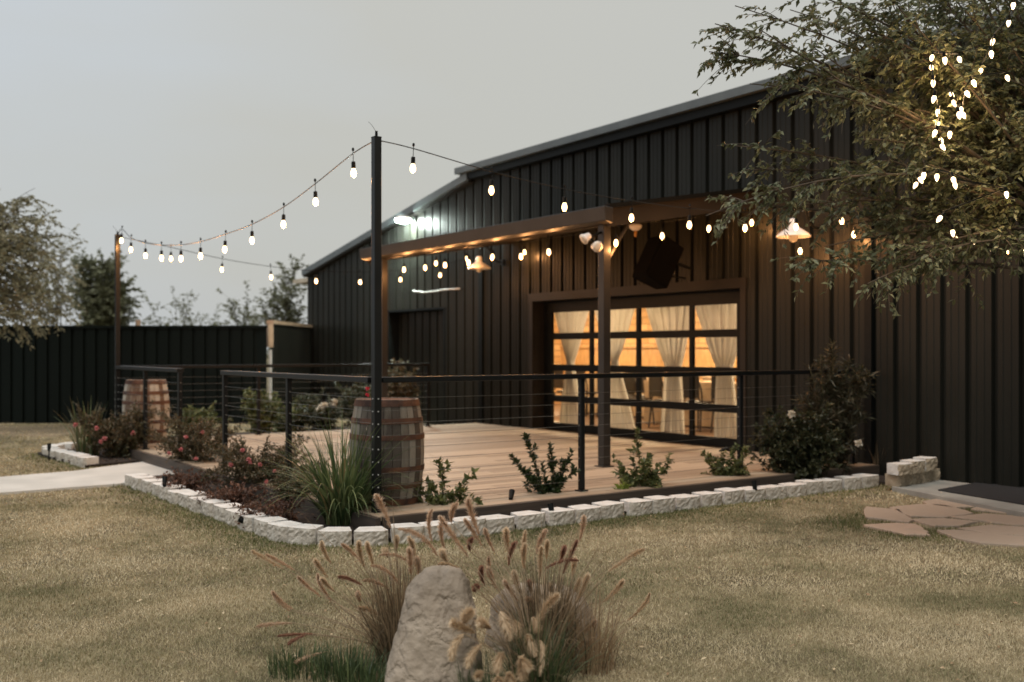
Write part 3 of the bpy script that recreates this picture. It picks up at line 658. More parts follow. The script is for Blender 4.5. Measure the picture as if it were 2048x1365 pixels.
railing('black cable railing along the near side of the deck towards the wall', [(U0+.05, V0), (W-.03, V0)], [(5.94, V0), (8.05, V0), (9.9, V0)])
railing('black cable railing left of the tall corner pole beside the rose bed', [(U0, V0+.05), (U0, 10.70)], [(U0, 8.98), (U0, 10.67)])
railing('short black cable railing left of the path in front of the far barrel', [(U0, 12.17), (U0, V1-.04)], [(U0, 12.19), (U0, 13.62)])
railing('black cable railing along the far side of the deck', [(U0+.04, V1), (8.92, V1)], [(5.9, V1), (8.89, V1)])
# poles
def pole(u, v, z1, label):
    r = empty('light_pole', (u, v, 0), label, 'pole', 'tall black poles carrying the string lights')
    g = G(); g.box((-.031, -.031, 0), (.031, .031, z1)); g.box((-.033, -.033, z1-.004), (.033, .033, z1+.006)); g.obj('pole_shaft', M_rail, r, bevel=.004)
    g = G(); g.tube([(0, 0, z1), (0, 0, z1+.05)], .012, 6); g.tube([(0, 0, z1+.04), (-.03, .01, z1+.09), (-.06, .02, z1+.12)], .002, 4); g.obj('eye_bolt', M_black, r)
    g = G()
    for k in range(9): g.tube([(.033, 0, DZ+.1+k*.1), (-.034, 0, DZ+.1+k*.1)], .006, 8); g.tube([(0, .033, DZ+.1+k*.1), (0, -.036, DZ+.1+k*.1)], .006, 8)
    g.obj('cable_fitting', M_pvc, r)
pole(U0, V0-.02, 3.12, 'tall black square pole at the near corner of the deck'); pole(U0, V1, 3.06, 'tall black square pole at the far left corner of the deck')

# ------------------------------------------------------------------ string lights
def glow(parent, e, loc, col=(1, .43, .14), size=.02):
    ld = bpy.data.lights.get('bulb_glow_%g' % e) or bpy.data.lights.new('bulb_glow_%g' % e, 'POINT'); ld.energy = e; ld.shadow_soft_size = size; ld.color = col
    o = bpy.data.objects.new('bulb_glow', ld); C.objects.link(o); o.parent = parent; o.location = loc
def bulb_meshes():
    g = G(); g.lathe([(.010, .0), (.015, -.012), (.022, -.032), (.024, -.046), (.021, -.062), (.011, -.075), (.003, -.079)], 14); b = g.obj('light_bulb', M_bulb, smooth=True)
    g = G(); g.tube([(0, 0, .15), (0, 0, .05)], .003, 5); g.lathe([(.005, .155), (.012, .165), (.009, .18), (.003, .185)], 8, (0, 0, -.02)); g.lathe([(.013, .052), (.017, .045), (.018, .0), (.014, -.006)], 10)
    s = g.obj('socket', M_black, b)
    return b
BULB = None
def string_light(label, ends, bulbs, drop=.165, group='string lights over the deck', gauge=.0045):
    """ends: two cable ends; bulbs: world points of the glowing bulbs' centres, in order"""
    global BULB
    r = empty('string_light', tuple(ends[0]), label, 'string light', group); o0 = Vector(ends[0])
    cp = [np.array(ends[0])]+[np.array(b)+[0, 0, drop] for b in bulbs]+([np.array(ends[1])] if ends[1] is not None else [])
    pts = []
    for i in range(len(cp)-1):
        p0 = cp[max(i-1, 0)]; p1 = cp[i]; p2 = cp[i+1]; p3 = cp[min(i+2, len(cp)-1)]
        for t in np.linspace(0, 1, 7)[:-1]: pts.append(.5*(2*p1+(p2-p0)*t+(2*p0-5*p1+4*p2-p3)*t*t+(3*p1-p0-3*p2+p3)*t**3))
    pts.append(cp[-1]); g = G(); g.tube([Vector(p)-o0 for p in pts], gauge, 5); g.obj('wire', M_black, r)
    for b in bulbs:
        if BULB is None: BULB = bulb_meshes(); o = BULB
        else: o = copy_tree(BULB)
        glow(r, 10, Vector(b)-o0+Vector((0, 0, -.07))); o.parent = r; o.location = Vector(b)-o0+Vector((0, 0, .045)); o.rotation_euler = (random.uniform(-.06, .06), random.uniform(-.06, .06), 0)
S = lambda pts, f, c: [f(x, y, c) for x, y in pts]
string_light('string light sagging between the near corner pole and the far left pole', [(U0, V0-.02, 3.10), (U0, V1, 3.03)],
             S([(707, 347), (631, 405), (567, 450), (504, 482), (450, 500), (401, 513), (362, 518), (323, 517), (291, 512), (262, 500), (243, 482)], onu, U0))
string_light('string light from the far left pole across to the building', [(U0, V1, 3.04), (9.95, V1, 3.12)],
             S([(342, 518), (444, 540), (542, 555), (632, 563), (720, 565), (801, 560), (880, 551)], onv, V1))
string_light('string light from the near corner pole to the wall beside the gooseneck lamp', [(U0, V0-.02, 3.10), (W-.03, V0, 3.12)],
             S([(826, 338), (983, 382), (1129, 415), (1263, 437), (1379, 451), (1490, 457), (1592, 455), (1683, 443)], onv, V0))
string_light('string light under the front gutter of the awning', [(7.5, 14.2, 2.88), (7.5, 8.70, 2.86)],
             S([(770, 548), (808, 540), (850, 536), (890, 531), (937, 526), (985, 515), (1042, 514), (1097, 505)], onu, 7.5)+[onu(1232, 487, 7.5)])
string_light('string light along the near edge of the awning up to the wall', [(7.5, 8.7, 2.86), (W-.05, 8.7, 3.22)], S([(1324, 473), (1418, 458), (1503, 446)], onv, 8.7))
string_light('string light along the far edge of the awning up to the wall', [(7.5, 14.2, 2.88), (W-.05, 13.6, 3.24)], S([(872, 527), (934, 518)], onv, 14.2)+[onu(1049, 505, 9.9)])
string_light('short string light close to the wall right of the awning', [(9.85, 8.5, 2.95), (9.9, 6.95, 3.0)], [onu(1600, 503, 9.75), onu(1708, 470, 9.9)], drop=.2)

# ------------------------------------------------------------------ lamps and fittings on the building
def barn_lamp(v, z, label):
    """white enamel gooseneck lamp; wall plate at (W, v, z)"""
    r = empty('gooseneck_lamp', (W, v, z), label, 'wall lamp', 'white gooseneck lamps on the wall')
    g = G(); g.tube([(-.035, 0, 0), (-.07, 0, 0)], .055, 16); g.obj('wall_plate', M_black, r, smooth=False)
    pts = [(-.05, 0, 0), (-.14, 0, .0), (-.22, 0, .03), (-.27, 0, .12), (-.33, 0, .22), (-.42, 0, .25), (-.50, 0, .21), (-.53, 0, .12), (-.53, 0, .06)]
    g = G(); g.tube(pts, .0125, 8); g.obj('arm', M_black, r, smooth=True)
    g = G(); pr = [(.028, .08), (.045, .07), (.048, .0), (.06, -.02), (.12, -.06), (.175, -.10), (.195, -.125), (.20, -.135), (.192, -.135), (.165, -.105), (.11, -.068), (.04, -.03), (.02, -.02)]
    g.lathe(pr, 28, (-.53, 0, 0)); g.obj('lamp_shade', M_white, r, smooth=True)
    g = G(); g.lathe([(.02, -.02), (.03, -.06), (.055, -.11), (.058, -.14), (.04, -.18), (.01, -.195)], 16, (-.53, 0, 0)); g.obj('light_bulb', M_petw, r, smooth=True)
    return r
barn_lamp(7.79, 2.88, 'white gooseneck lamp on the wall right of the awning, nearer one')
barn_lamp(14.36, 2.94, 'white gooseneck lamp under the far part of the awning')
q = onu(805, 438, 9.80)
r = empty('flood_lamp', (W, q[1]-.05, q[2]), 'bright cool white round lamp high on the gable wall', 'flood lamp')
g = G(); g.tube([(-.02, 0, .0), (-.24, .03, .03)], .016, 8); g.box((-.03, -.05, -.05), (0.0, .05, .05)); g.obj('arm', M_black, r)
g = G(); g.lathe([(.10, .05), (.15, .03), (.155, 0), (.15, -.012)], 24, (-.25, .03, 0)); g.obj('housing', M_white, r)
g = G(); g.lathe([(.145, -.008), (.14, -.05), (.10, -.07), (.02, -.08)], 24, (-.25, .03, 0)); g.obj('lens', M_led, r, smooth=True)
# second, unlit cup under the awning and the twin flood on the post
q = onv(1182, 478, 8.66)
r = empty('twin_floodlight', tuple(q), 'pair of pale round floodlight heads on the near awning post', 'floodlight')
g = G(); g.lathe([(.045, -.02), (.045, .02)], 12); g.tube([(0, 0, 0), (-.08, 0, -.01)], .012, 6); g.tube([(0, 0, 0), (.02, -.06, -.06)], .012, 6); g.tube([(0, 0, .02), (7.40-q[0], 0, .10)], .014, 6); g.obj('bracket', M_black, r)
for (dx, dy, dz, rx, rz) in ((-.10, .0, -.01, 1.0, -1.2), (.03, -.07, -.09, 1.45, .45)):
    g = G(); g.lathe([(.02, .09), (.035, .08), (.05, .02), (.062, .0), (.062, -.01)], 18); g.lathe([(.056, -.012), (.03, -.018), (.004, -.019)], 18, mi=1)
    o = g.obj('flood_head', [M_white, M_petw], r, loc=(dx, dy, dz), smooth=True); o.rotation_euler = (-rx, 0, rz-.6)
# loudspeaker under the awning
q = onu(1322, 528, 9.45)
r = empty('loudspeaker', tuple(q), 'black tilted loudspeaker hanging on the wall above the garage door', 'loudspeaker'); r.rotation_euler = (0, .45, -.25)
g = G(); g.add([(-.22, -.22, -.30), (-.22, .22, -.30), (.16, .15, -.30), (.16, -.15, -.30), (-.22, -.22, .30), (-.22, .22, .30), (.16, .15, .30), (.16, -.15, .30)],
      [(0, 1, 2, 3), (7, 6, 5, 4), (0, 4, 5, 1), (1, 5, 6, 2), (2, 6, 7, 3), (3, 7, 4, 0)]); g.obj('cabinet', M_spk, r, bevel=.02)
g = G(); g.box((-.232, -.19, -.27), (-.222, .19, .27)); g.obj('grille', M_spk, r)
g = G(); g.tube([(.14, 0, .1), (.45, .02, .16)], .02, 8); g.tube([(.14, 0, -.1), (.42, .02, .0)], .015, 8); g.obj('bracket', M_black, r)
q = onv(1271, 456, 10.2)
r = empty('lamp_holder', (q[0], q[1], q[2]), 'small unlit porcelain lamp holder under the awning roof', 'lamp holder')
g = G(); g.lathe([(.085, .04), (.085, .0), (.05, -.03), (.03, -.04)], 18); g.obj('base', M_white, r, smooth=True)
g = G(); g.lathe([(.016, -.04), (.02, -.07), (.018, -.11), (.005, -.125)], 12); g.obj('light_bulb', M_amber, r, smooth=True)
# pale conduit rod on the wall above the recess
a, b = onu(828, 583, 9.98), onu(919, 578, 9.98); m_ = (a+b)/2
g = G(); g.tube([Vector(a-m_)+Vector((0, .02, .02)), Vector(a-m_), Vector(a-m_)*.5+Vector((0, 0, -.035)), Vector((0, 0, -.02)), Vector(b-m_)*.4+Vector((0, 0, .0)), Vector(b-m_)], .018, 8)
tag(g.obj('conduit', M_pvc, loc=tuple(m_), smooth=True), 'pale grey bent conduit on the wall above the dark recess', 'conduit')

# ------------------------------------------------------------------ barrels
M_stave = mat('weathered_oak', (.25, .225, .185), (.075, .06, .047), rough=.75, scale=2.6, stretch=(6, 6, .7), island=True, bump=.4, bscale=12, c3=(.15, .13, .10))
M_stavel = mat('pale_oak', (.44, .40, .34), (.15, .095, .06), rough=.75, scale=2.6, stretch=(6, 6, .7), island=True, bump=.4, bscale=12, c3=(.33, .27, .20))
M_hoop = mat('rusty_hoop', (.13, .055, .025), (.04, .02, .014), rough=.7, scale=7, c3=(.09, .038, .02), bump=.2)
def barrel(u, v, label, ms, hoops):
    r = empty('wooden_barrel', (u, v, DZ), label, 'barrel', 'old wooden barrels on the deck'); H_ = .875
    R = lambda z: .262+.052*(1-(2*z/H_-1)**2)
    g = G(); n = 26
    for k in range(n):
        a0, a1 = 2*math.pi*(k+.03)/n, 2*math.pi*(k+.97)/n; zz_ = np.linspace(0, H_, 11); vs = []
        for z in zz_:
            rr = R(z)
            for a_ in (a0, (a0+a1)/2, a1): vs.append((rr*math.cos(a_), rr*math.sin(a_), z))
            vs.append(((rr-.03)*math.cos((a0+a1)/2), (rr-.03)*math.sin((a0+a1)/2), z))
        fs = []
        for j in range(10):
            b = j*4; fs += [(b, b+1, b+5, b+4), (b+1, b+2, b+6, b+5), (b+2, b+3, b+7, b+6), (b+3, b, b+4, b+7)]
        fs += [(40, 41, 42, 43)]; g.add(vs, fs)
    g.obj('staves', ms, r)
    g = G(); g.lathe([(R(.85)-.028, H_-.03), (R(.85)-.03, H_-.015)], 28); g.lathe([(R(0)-.03, .02), (R(0)-.03, .03)], 28); g.obj('head', M_stavel, r)
    for z, w in hoops:
        g = G(); g.lathe([(R(z-w/2)+.001, z-w/2), (R(z-w/2)+.006, z-w/2), (R(z)+.0065, z), (R(z+w/2)+.006, z+w/2), (R(z+w/2)+.001, z+w/2)], 36); g.obj('hoop', M_hoop, r, smooth=False)
HO = [(.845, .05), (.70, .045), (.565, .045), (.30, .045), (.165, .045), (.03, .05)]
barrel(4.17, 7.70, 'grey brown barrel with rusty hoops behind the near corner pole', M_stave, HO)
barrel(4.14, 14.68, 'pale bleached barrel at the far left corner of the deck', M_stavel, HO)
q = onz(1462, 905, DZ); g = G(); g.tube([(-.16, .05, .02), (-.08, .0, .05), (0, .03, .02), (.06, -.02, .045), (.15, .0, .02)], [.012, .03, .014, .03, .01], 8)
tag(g.obj('bundle', M_black, loc=tuple(q)), 'small dark bundle lying on the deck by the garage door', 'bundle')

# ------------------------------------------------------------------ boulders
def boulder(name, loc, prof, ry, label, seed, rz=0, m=M_rock):
    """prof: (z, half-width, x-offset)"""
    r = np.random.default_rng(seed); nz_, na = 60, 84; V = []
    zs = [p[0] for p in prof]; ws = [p[1] for p in prof]; xs = [p[2] for p in prof]; ph = r.uniform(0, 6.28, 40); fr_ = r.uniform(2, 9, (40, 2))
    for j in range(nz_+1):
        tt = j/nz_; z = zs[0]+(zs[-1]-zs[0])*(1-(1-tt)**1.6); w = np.interp(z, zs, ws); x = np.interp(z, zs, xs)
        if j == nz_: w = .004
        for i in range(na):
            a_ = 2*math.pi*i/na; ca, sa = math.cos(a_), math.sin(a_); sq = (abs(ca)**3.2+abs(sa)**3.2)**(-1/3.2)
            d = 0
            for k in range(40): d += math.sin(fr_[k, 0]*a_*round(1+k % 4)/3*0+round(fr_[k, 0])*a_+fr_[k, 1]*z*4+ph[k])/(1+round(fr_[k, 0]))
            d *= .006
            rr = w*sq+d*min(1, w/.08)
            V.append((x+rr*ca, ry*rr*sa, z+.008*math.sin(a_*3+ph[1])*min(1, w/.1)))
    Fc = [(j*na+i, j*na+(i+1) % na, (j+1)*na+(i+1) % na, (j+1)*na+i) for j in range(nz_) for i in range(na)]
    o = npobj(name, np.array(V), np.array(Fc), m, loc=loc); o.data.polygons.foreach_set('use_smooth', [True]*len(Fc)); o.rotation_euler.z = rz
    tx = bpy.data.textures.new('stone_chips', 'VORONOI'); tx.noise_scale = .13; tx.distance_metric = 'DISTANCE'
    sb = o.modifiers.new('sub', 'SUBSURF'); sb.levels = 1; sb.render_levels = 1
    dm = o.modifiers.new('facets', 'DISPLACE'); dm.texture = tx; dm.strength = .016; dm.mid_level = .4; dm.texture_coords = 'LOCAL'
    tx2 = bpy.data.textures.new('stone_creases', 'MUSGRAVE') if False else bpy.data.textures.new('stone_creases', 'CLOUDS'); tx2.noise_scale = .05; tx2.noise_depth = 5
    d2 = o.modifiers.new('creases', 'DISPLACE'); d2.texture = tx2; d2.strength = .018; d2.texture_coords = 'LOCAL'
    tag(o, label, 'boulder'); return o
q = onf(868, 1400, 4.25)
boulder('boulder', (q[0], q[1], -.04), [(0, .205, 0), (.12, .195, .0), (.25, .178, .006), (.38, .150, .016), (.46, .132, .024), (.52, .105, .034), (.56, .072, .042), (.578, .004, .05)], .72,
        'tall upright tan boulder in the foreground grasses', 5, rz=-A)
q = onf(1085, 1290, 5.0)
boulder('boulder', (q[0], q[1], -.05), [(0, .27, 0), (.15, .27, 0), (.26, .22, -.02), (.32, .15, -.03), (.345, .004, -.03)], .6, 'low wide tan boulder behind the grasses right of the tall boulder', 9, rz=-A+.2)

# ------------------------------------------------------------------ fountain grass
def stem_tube(g, p0, p1, bend, r0=.0024, r1=.0014):
    m = (np.array(p0)+np.array(p1))/2+np.array(bend); P = bez(p0, m, p1, 8); g.tube(P, list(np.linspace(r0, r1, 8)), 4); return P
def plume_geo(P, thick, nb, seed):
    """P curve points base->tip; fuzzy bristles"""
    r = np.random.default_rng(seed); P = np.asarray(P); n = nb; t = r.uniform(0, 1, n)**.95; k = t*(len(P)-1); i = np.minimum(k.astype(int), len(P)-2); f_ = (k-i)[:, None]
    B = P[i]*(1-f_)+P[i+1]*f_; T = nrm(P[i+1]-P[i]); R = nrm(np.cross(T, r.normal(size=(n, 3)))); env = (np.sin(np.pi*np.clip(t*.93+.08, 0, 1))**.55)[:, None]
    ln = thick*r.uniform(.7, 1.5, (n, 1))*env*2.1; D = nrm(T*r.uniform(.4, 1.2, (n, 1))+R*.9+np.array([0, 0, -.08])); S_ = nrm(np.cross(D, R))
    w = .0019+.0006*r.random((n, 1)); V = np.stack([B+S_*w, B-S_*w, B+D*ln], 1).reshape(-1, 3)
    return V, np.arange(3*n).reshape(-1, 3)
def extra_plumes(bp, seed):
    if seed == 3: return []
    r = random.Random(40+seed); out = []
    for _ in range(9):
        x = r.uniform(-260, 60) if seed == 1 else r.uniform(-110, 170); y = r.uniform(-280, -130)+abs(x)*.35
        X, Y = (bp[0]+x-480)*2.4976, (bp[1]+y-960)*2.4976; L_ = r.uniform(110, 190); a_ = x/230+r.uniform(-.25, .25)
        out.append((X, Y, X+L_*math.sin(a_), Y-L_*math.cos(a_), r.uniform(4.6, 5.2), r.choice([M_plume, M_plumec, M_plumec, M_plume]), r.uniform(.008, .012)))
    return out
Z1 = lambda x, y: (480+x/2.4976, 960+y/2.4976)
def fountain(label, basepx, bf, plumes, nblades, hb, seed, mats=(M_fg, M_fgd), lean=None):
    b = onf(*basepx, bf); b[2] = 0; r = empty('fountain_grass', tuple(b), label, 'ornamental grass', 'fountain grass clumps in the foreground')
    for m, n, hh, sp in ((mats[0], int(nblades*.7), hb, 1.0), (mats[1], int(nblades*.3), hb*.95, 1.25)):
        rad = .10*np.sqrt(rng.random(n)); a_ = rng.uniform(0, 6.283, n); P = np.stack([rad*np.cos(a_), rad*np.sin(a_), np.zeros(n)], 1)
        V, Fc = strip_geo(P, a_+rng.normal(0, .5, n), hh*rng.uniform(.55, 1.15, n), np.clip(np.abs(rng.normal(0, sp*.65, n)), .03, 1.35), rng.uniform(.0028, .0052, n), 6)
        npobj('blades', V, Fc, m, r)
    gs = G(); L0 = b
    plumes = plumes+extra_plumes(basepx, seed)
    for k, (bx, by, tx_, ty_, f_, m, th) in enumerate(plumes):
        p1 = onf(*Z1(bx, by), f_); p2 = onf(*Z1(tx_, ty_), f_-.04); root = b+np.array([rng.normal()*.05, rng.normal()*.05, 0])
        d = p2-p1; up = np.array([0, 0, np.linalg.norm(p1-root)*.22]); P = stem_tube(gs, root-L0, p1-L0, up*.5+(root-p1)*[.12, .12, 0])
        tg = nrm(P[-1]-P[-2]); mid = (p1+p2)/2-L0+tg*np.linalg.norm(d)*.30
        Q = bez(p1-L0, mid, p2-L0, 10); V, Fc = plume_geo(Q, th, 760, seed*100+k); npobj('plume', V, Fc, m, r)
        gs.tube(Q, list(np.linspace(.0022, .0006, 10)), 4)
    # wispy spent stalks
    for k in range(26):
        a_ = rng.uniform(0, 6.283); R_ = rng.uniform(.1, .5); gs.tube(bez((0, 0, 0), (math.cos(a_)*R_*.3, math.sin(a_)*R_*.3, .4), (math.cos(a_)*R_, math.sin(a_)*R_, rng.uniform(.35, .72)), 6), [.0012]*5+[.0004], 3)
    gs.obj('stems', M_fgd, r); return r
T, Rr, Cc = M_plume, M_plumer, M_plumec
PL = [(755, 245, 675, 75, 4.9, T, .013), (990, 385, 785, 245, 4.7, T, .012), (505+120, 430, 505, 320, 4.9, T, .009), (668, 440, 632, 310, 5.0, Cc, .011), (440, 490, 372, 395, 4.9, Cc, .010),
      (610, 525, 488, 487, 4.8, Rr, .008), (855, 420, 690, 380, 4.8, T, .008), (783, 350, 782, 280, 5.1, Cc, .009), (475, 560, 405, 490, 4.8, Cc, .009), (895, 500, 878, 385, 4.9, T, .010),
      (800, 530, 650, 430, 4.7, T, .009), (875, 440, 840, 285, 4.9, Cc, .012), (745, 545, 610, 505, 4.7, T, .008), (380, 770, 185, 782, 4.7, Rr, .007), (260, 715, 80, 735, 4.8, T, .008),
      (330, 775, 240, 825, 4.6, Rr, .007), (700, 680, 590, 640, 4.8, Cc, .010), (420, 860, 262, 925, 4.6, T, .008), (740, 390, 720, 350, 5.0, Cc, .010), (600, 610, 590, 560, 4.9, T, .008)]
PR = [(960, 310, 962, 145, 5.0, T, .010), (1140, 385, 995, 180, 4.9, T, .014), (1055, 215, 1088, 115, 5.0, T, .012), (1025, 355, 1018, 190, 5.1, T, .011), (1195, 275, 1140, 90, 5.0, T, .016),
      (1340, 360, 1330, 242, 5.1, Cc, .014), (1342, 430, 1382, 308, 5.0, Rr, .010), (1415, 440, 1427, 250, 5.1, Cc, .011), (1480, 375, 1532, 248, 5.0, T, .012), (1612, 470, 1686, 300, 4.9, Rr, .010),
      (1525, 445, 1695, 405, 4.9, Rr, .008), (1835, 460, 2025, 345, 5.0, Cc, .012), (1222, 530, 1210, 430, 4.9, Rr, .010), (1285, 545, 1238, 435, 4.9, T, .011), (1390, 610, 1318, 500, 4.7, T, .009),
      (1470, 620, 1425, 600, 4.7, T, .009), (1690, 770, 1775, 700, 4.7, T, .009), (1170, 560, 1195, 530, 4.9, Rr, .010), (1210, 330, 1120, 195, 5.0, T, .010), (1150, 360, 1165, 290, 4.9, Rr, .009),
      (1560, 590, 1545, 520, 4.9, Cc, .010), (1455, 570, 1445, 500, 4.9, Rr, .008), (1040, 420, 1010, 350, 4.7, Cc, .012), (1095, 440, 990, 425, 4.6, Cc, .009), (1530, 400, 1535, 300, 5.1, Cc, .010), (1660, 480, 1675, 385, 5.1, Cc, .010),
      (1270, 520, 1245, 380, 5.0, T, .009), (1600, 420, 1625, 330, 5.0, Rr, .009)]
PF = [(1125, 715, 1165, 655, 4.1, Cc, .016), (1175, 765, 1060, 712, 4.1, Cc, .016), (1120, 770, 1058, 905, 4.0, Cc, .016), (1210, 820, 1135, 945, 4.0, Cc, .014), (1255, 745, 1198, 712, 4.2, Cc, .014),
      (1300, 655, 1350, 805, 4.1, Cc, .020), (1370, 700, 1395, 790, 4.2, Cc, .014), (1435, 770, 1475, 885, 4.1, Cc, .017), (1497, 800, 1495, 985, 4.1, Cc, .014), (1318, 860, 1280, 965, 4.0, Cc, .018),
      (1400, 885, 1440, 950, 4.0, Cc, .020), (1420, 930, 1405, 1000, 4.0, Cc, .016), (1345, 960, 1360, 1020, 3.95, Cc, .016), (1470, 740, 1595, 575, 4.3, Cc, .016), (1455, 690, 1485, 760, 4.2, Cc, .015), (1290, 980, 1300, 1040, 3.95, Cc, .018), (1215, 960, 1190, 985, 4.0, Cc, .012)]
fountain('fountain grass clump with tan plumes left of the tall boulder', (800, 1325), 4.68, PL, 620, .46, 1)
fountain('fountain grass clump with tan and russet plumes right behind the tall boulder', (1090, 1335), 4.62, PR, 760, .44, 2)
fountain('front fountain grass clump with drooping cream plumes right of the boulder', (1075, 1410), 4.15, PF, 420, .34, 3, mats=(M_mondo, M_fg))
def strap_clump(name, loc, n, h, rad, mats, label, cat, width=.012, spread=.8, seg=8, group=None, droop=1.15, uni=False):
    r = empty(name, tuple(loc), label, cat, group)
    for m, fr_ in mats:
        k = int(n*fr_); rr = rad*np.sqrt(rng.random(k)); a_ = rng.uniform(0, 6.283, k); P = np.stack([rr*np.cos(a_), rr*np.sin(a_), np.zeros(k)], 1)
        V, Fc = strip_geo(P, a_+rng.normal(0, .6, k), h*rng.uniform(.5, 1.15, k), rng.uniform(.12, 1.55, k) if uni else np.clip(np.abs(rng.normal(0, spread*.7, k)), .04, 1.5), width*rng.uniform(.6, 1.3, k), seg, droop)
        npobj('blades', V, Fc, m, r)
    return r
for k, (px, py, f_, n, h) in enumerate([(600, 1362, 4.55, 260, .12), (690, 1355, 4.45, 300, .15), (990, 1400, 4.05, 260, .20), (745, 1390, 4.3, 220, .15)]):
    b = onf(px, py, f_); b[2] = 0
    strap_clump('grass_tuft', b, n, h, .14, ((M_mondo, .8), (M_strap, .2)), ['low dark green grass tuft at the bottom edge, leftmost one', 'dark green grass tuft beside the foot of the left fountain grass',
                'dark green grass tuft right in front of the tall boulder', 'small green grass tuft at the left foot of the tall boulder'][k], 'grass tuft', width=.004, spread=.8, group='dark green tufts round the boulder')
b = onf(1175, 1345, 4.6); b[2] = 0
strap_clump('dry_grass_tuft', b, 230, .36, .12, ((M_fgd, .8), (M_fg, .2)), 'dry straw coloured grass tuft at the right end of the foreground grasses', 'grass tuft', width=.004, spread=.95)
# strap leaved clumps in the beds
strap_clump('strap_leaf_plant', onz(684, 1048, .03), 460, .86, .13, ((M_strap, .9), (M_strapy, .1)), 'large clump of arching green strap leaves in the near bed corner', 'plant', width=.015, seg=10, uni=True, droop=1.3)
strap_clump('strap_leaf_plant', onz(175, 912, .03), 90, .72, .14, ((M_strapy, .6), (M_strap, .4)), 'wispy strap leaved plant in the small bed left of the path', 'plant', width=.020, spread=.85, seg=8)
strap_clump('dry_weed', onz(1752, 950, .03), 50, .38, .05, ((M_fg, 1),), 'wispy brown weed beside the end of the stone edging', 'weed', width=.005, spread=.6)

# ------------------------------------------------------------------ leafy plants
def shrub(name, loc, tips, leaf, leaf_l, per, label, cat, stem_m=M_stem, r0=.006, flowers=(), fm=M_petp, fr_=.025, twig=0, tw_l=.12, start=.3, width=.5, group=None, flat=0.):
    """tips: offsets of stem tips from the base; leaves set along each stem (and along side twigs)"""
    per *= 1.9; twig = int(twig*1.5+1); leaf_l *= 1.1; r = empty(name, tuple(loc), label, cat, group); gs = G(); P = []; D = []
    for tp in tips:
        tp = np.array(tp, float); mid = tp*np.array([.35, .35, .6])+rng.normal(size=3)*.045; C_ = bez(rng.normal(size=3)*[.02, .02, 0], mid, tp, 9); gs.tube(C_, list(np.linspace(r0, r0*.3, 9)), 5)
        segs = [(C_, start)]
        for _ in range(twig):
            t = rng.uniform(start, .95); i = min(int(t*8), 7); q0 = C_[i]; dd = nrm(nrm(C_[i+1]-C_[i])*.6+rng.normal(size=3)*.8); q1 = q0+dd*tw_l*rng.uniform(.5, 1.3); B_ = bez(q0, (q0+q1)/2+rng.normal(size=3)*.01, q1, 5)
            gs.tube(B_, list(np.linspace(r0*.4, r0*.15, 5)), 4, cap=False); segs.append((B_, .15))
        for (B_, s0) in segs:
            Ls = np.linalg.norm(np.diff(B_, axis=0), axis=1).sum(); k = max(3, int(per*Ls)); t = rng.uniform(s0, 1.0, k); ii = t*(len(B_)-1); i = np.minimum(ii.astype(int), len(B_)-2); f_ = (ii-i)[:, None]
            pp = B_[i]*(1-f_)+B_[i+1]*f_; tg = nrm(B_[i+1]-B_[i]); rd = nrm(np.cross(tg, rng.normal(size=(k, 3)))); P.append(pp); D.append(nrm(rd+tg*.55+rng.normal(size=(k, 3))*.35+np.array([0, 0, .1-flat])))
    P = np.concatenate(P); D = np.concatenate(D); n = len(P)
    V, Fc = leaf_geo(P, D, leaf_l*rng.uniform(.4, 1.35, n), leaf_l*width*rng.uniform(.6, 1.2, n)); gs.obj('stems', stem_m, r); npobj('foliage', V, Fc, leaf, r)
    for fp in flowers:
        k = 44; d = nrm(rng.normal(size=(k, 3))+[-.3, -.4, .4]); V, Fc = leaf_geo(np.zeros((k, 3))+rng.normal(size=(k, 3))*.004, d, fr_*rng.uniform(.8, 1.2, k), fr_*.9); npobj('flower', V, Fc, fm, r, loc=tuple(fp))
    return r
def tips_dome(n, R_, h0, h1): return [(R_*math.sqrt(rng.random())*math.cos(a_), R_*math.sqrt(rng.random())*math.sin(a_), rng.uniform(h0, h1)) for a_ in rng.uniform(0, 6.283, n)]
def fl_px(base, pts, f_): return [onf(x, y, f_)-np.array(base) for x, y in pts]
def fdep(p): return float(np.dot(np.array(p)[:2], FW))
# rose bushes with pink flowers
b = onz(395, 942, .03)
shrub('rose_bush', b, tips_dome(34, .55, .25, .70), M_lrose, .034, 55, 'sprawling rose bush with pink flowers beside the path', 'rose bush', twig=6, tw_l=.17, flowers=fl_px(b, [(405, 865), (338, 907), (362, 900), (372, 875), (392, 918), (452, 915)], fdep(b)-.4), fr_=.024, start=.35)
b = onz(520, 985, .03)
shrub('rose_bush', b, tips_dome(44, .62, .16, .55), M_lrose, .032, 60, 'low rose bush with pink flowers left of the strap leaved clump', 'rose bush', twig=6, tw_l=.16,
      flowers=fl_px(b, [(485, 901), (497, 919), (462, 930), (533, 964), (550, 943), (539, 982), (543, 993), (500, 925), (583, 962), (520, 930)], fdep(b)-.45), fr_=.021, start=.3)
b = onz(590, 1015, .03)
shrub('rose_bush', b, tips_dome(26, .34, .12, .38), M_lrose, .03, 60, 'small reddish rose bush at the left foot of the strap leaved clump', 'rose bush', twig=5, tw_l=.12, start=.25)
b = onz(240, 915, .03)
shrub('rose_bush', b, tips_dome(34, .55, .30, .62), M_lrose, .042, 60, 'brownish rose bush with pink flowers in the small bed left of the path', 'rose bush', twig=7, tw_l=.2,
      flowers=fl_px(b, [(151, 850), (193, 857), (202, 884), (210, 878), (266, 867)], fdep(b)-.3), fr_=.032, start=.2)
M_dry = leafmat('dry_russet_leaves', (.20, .095, .055), (.06, .032, .022), (.12, .058, .036))
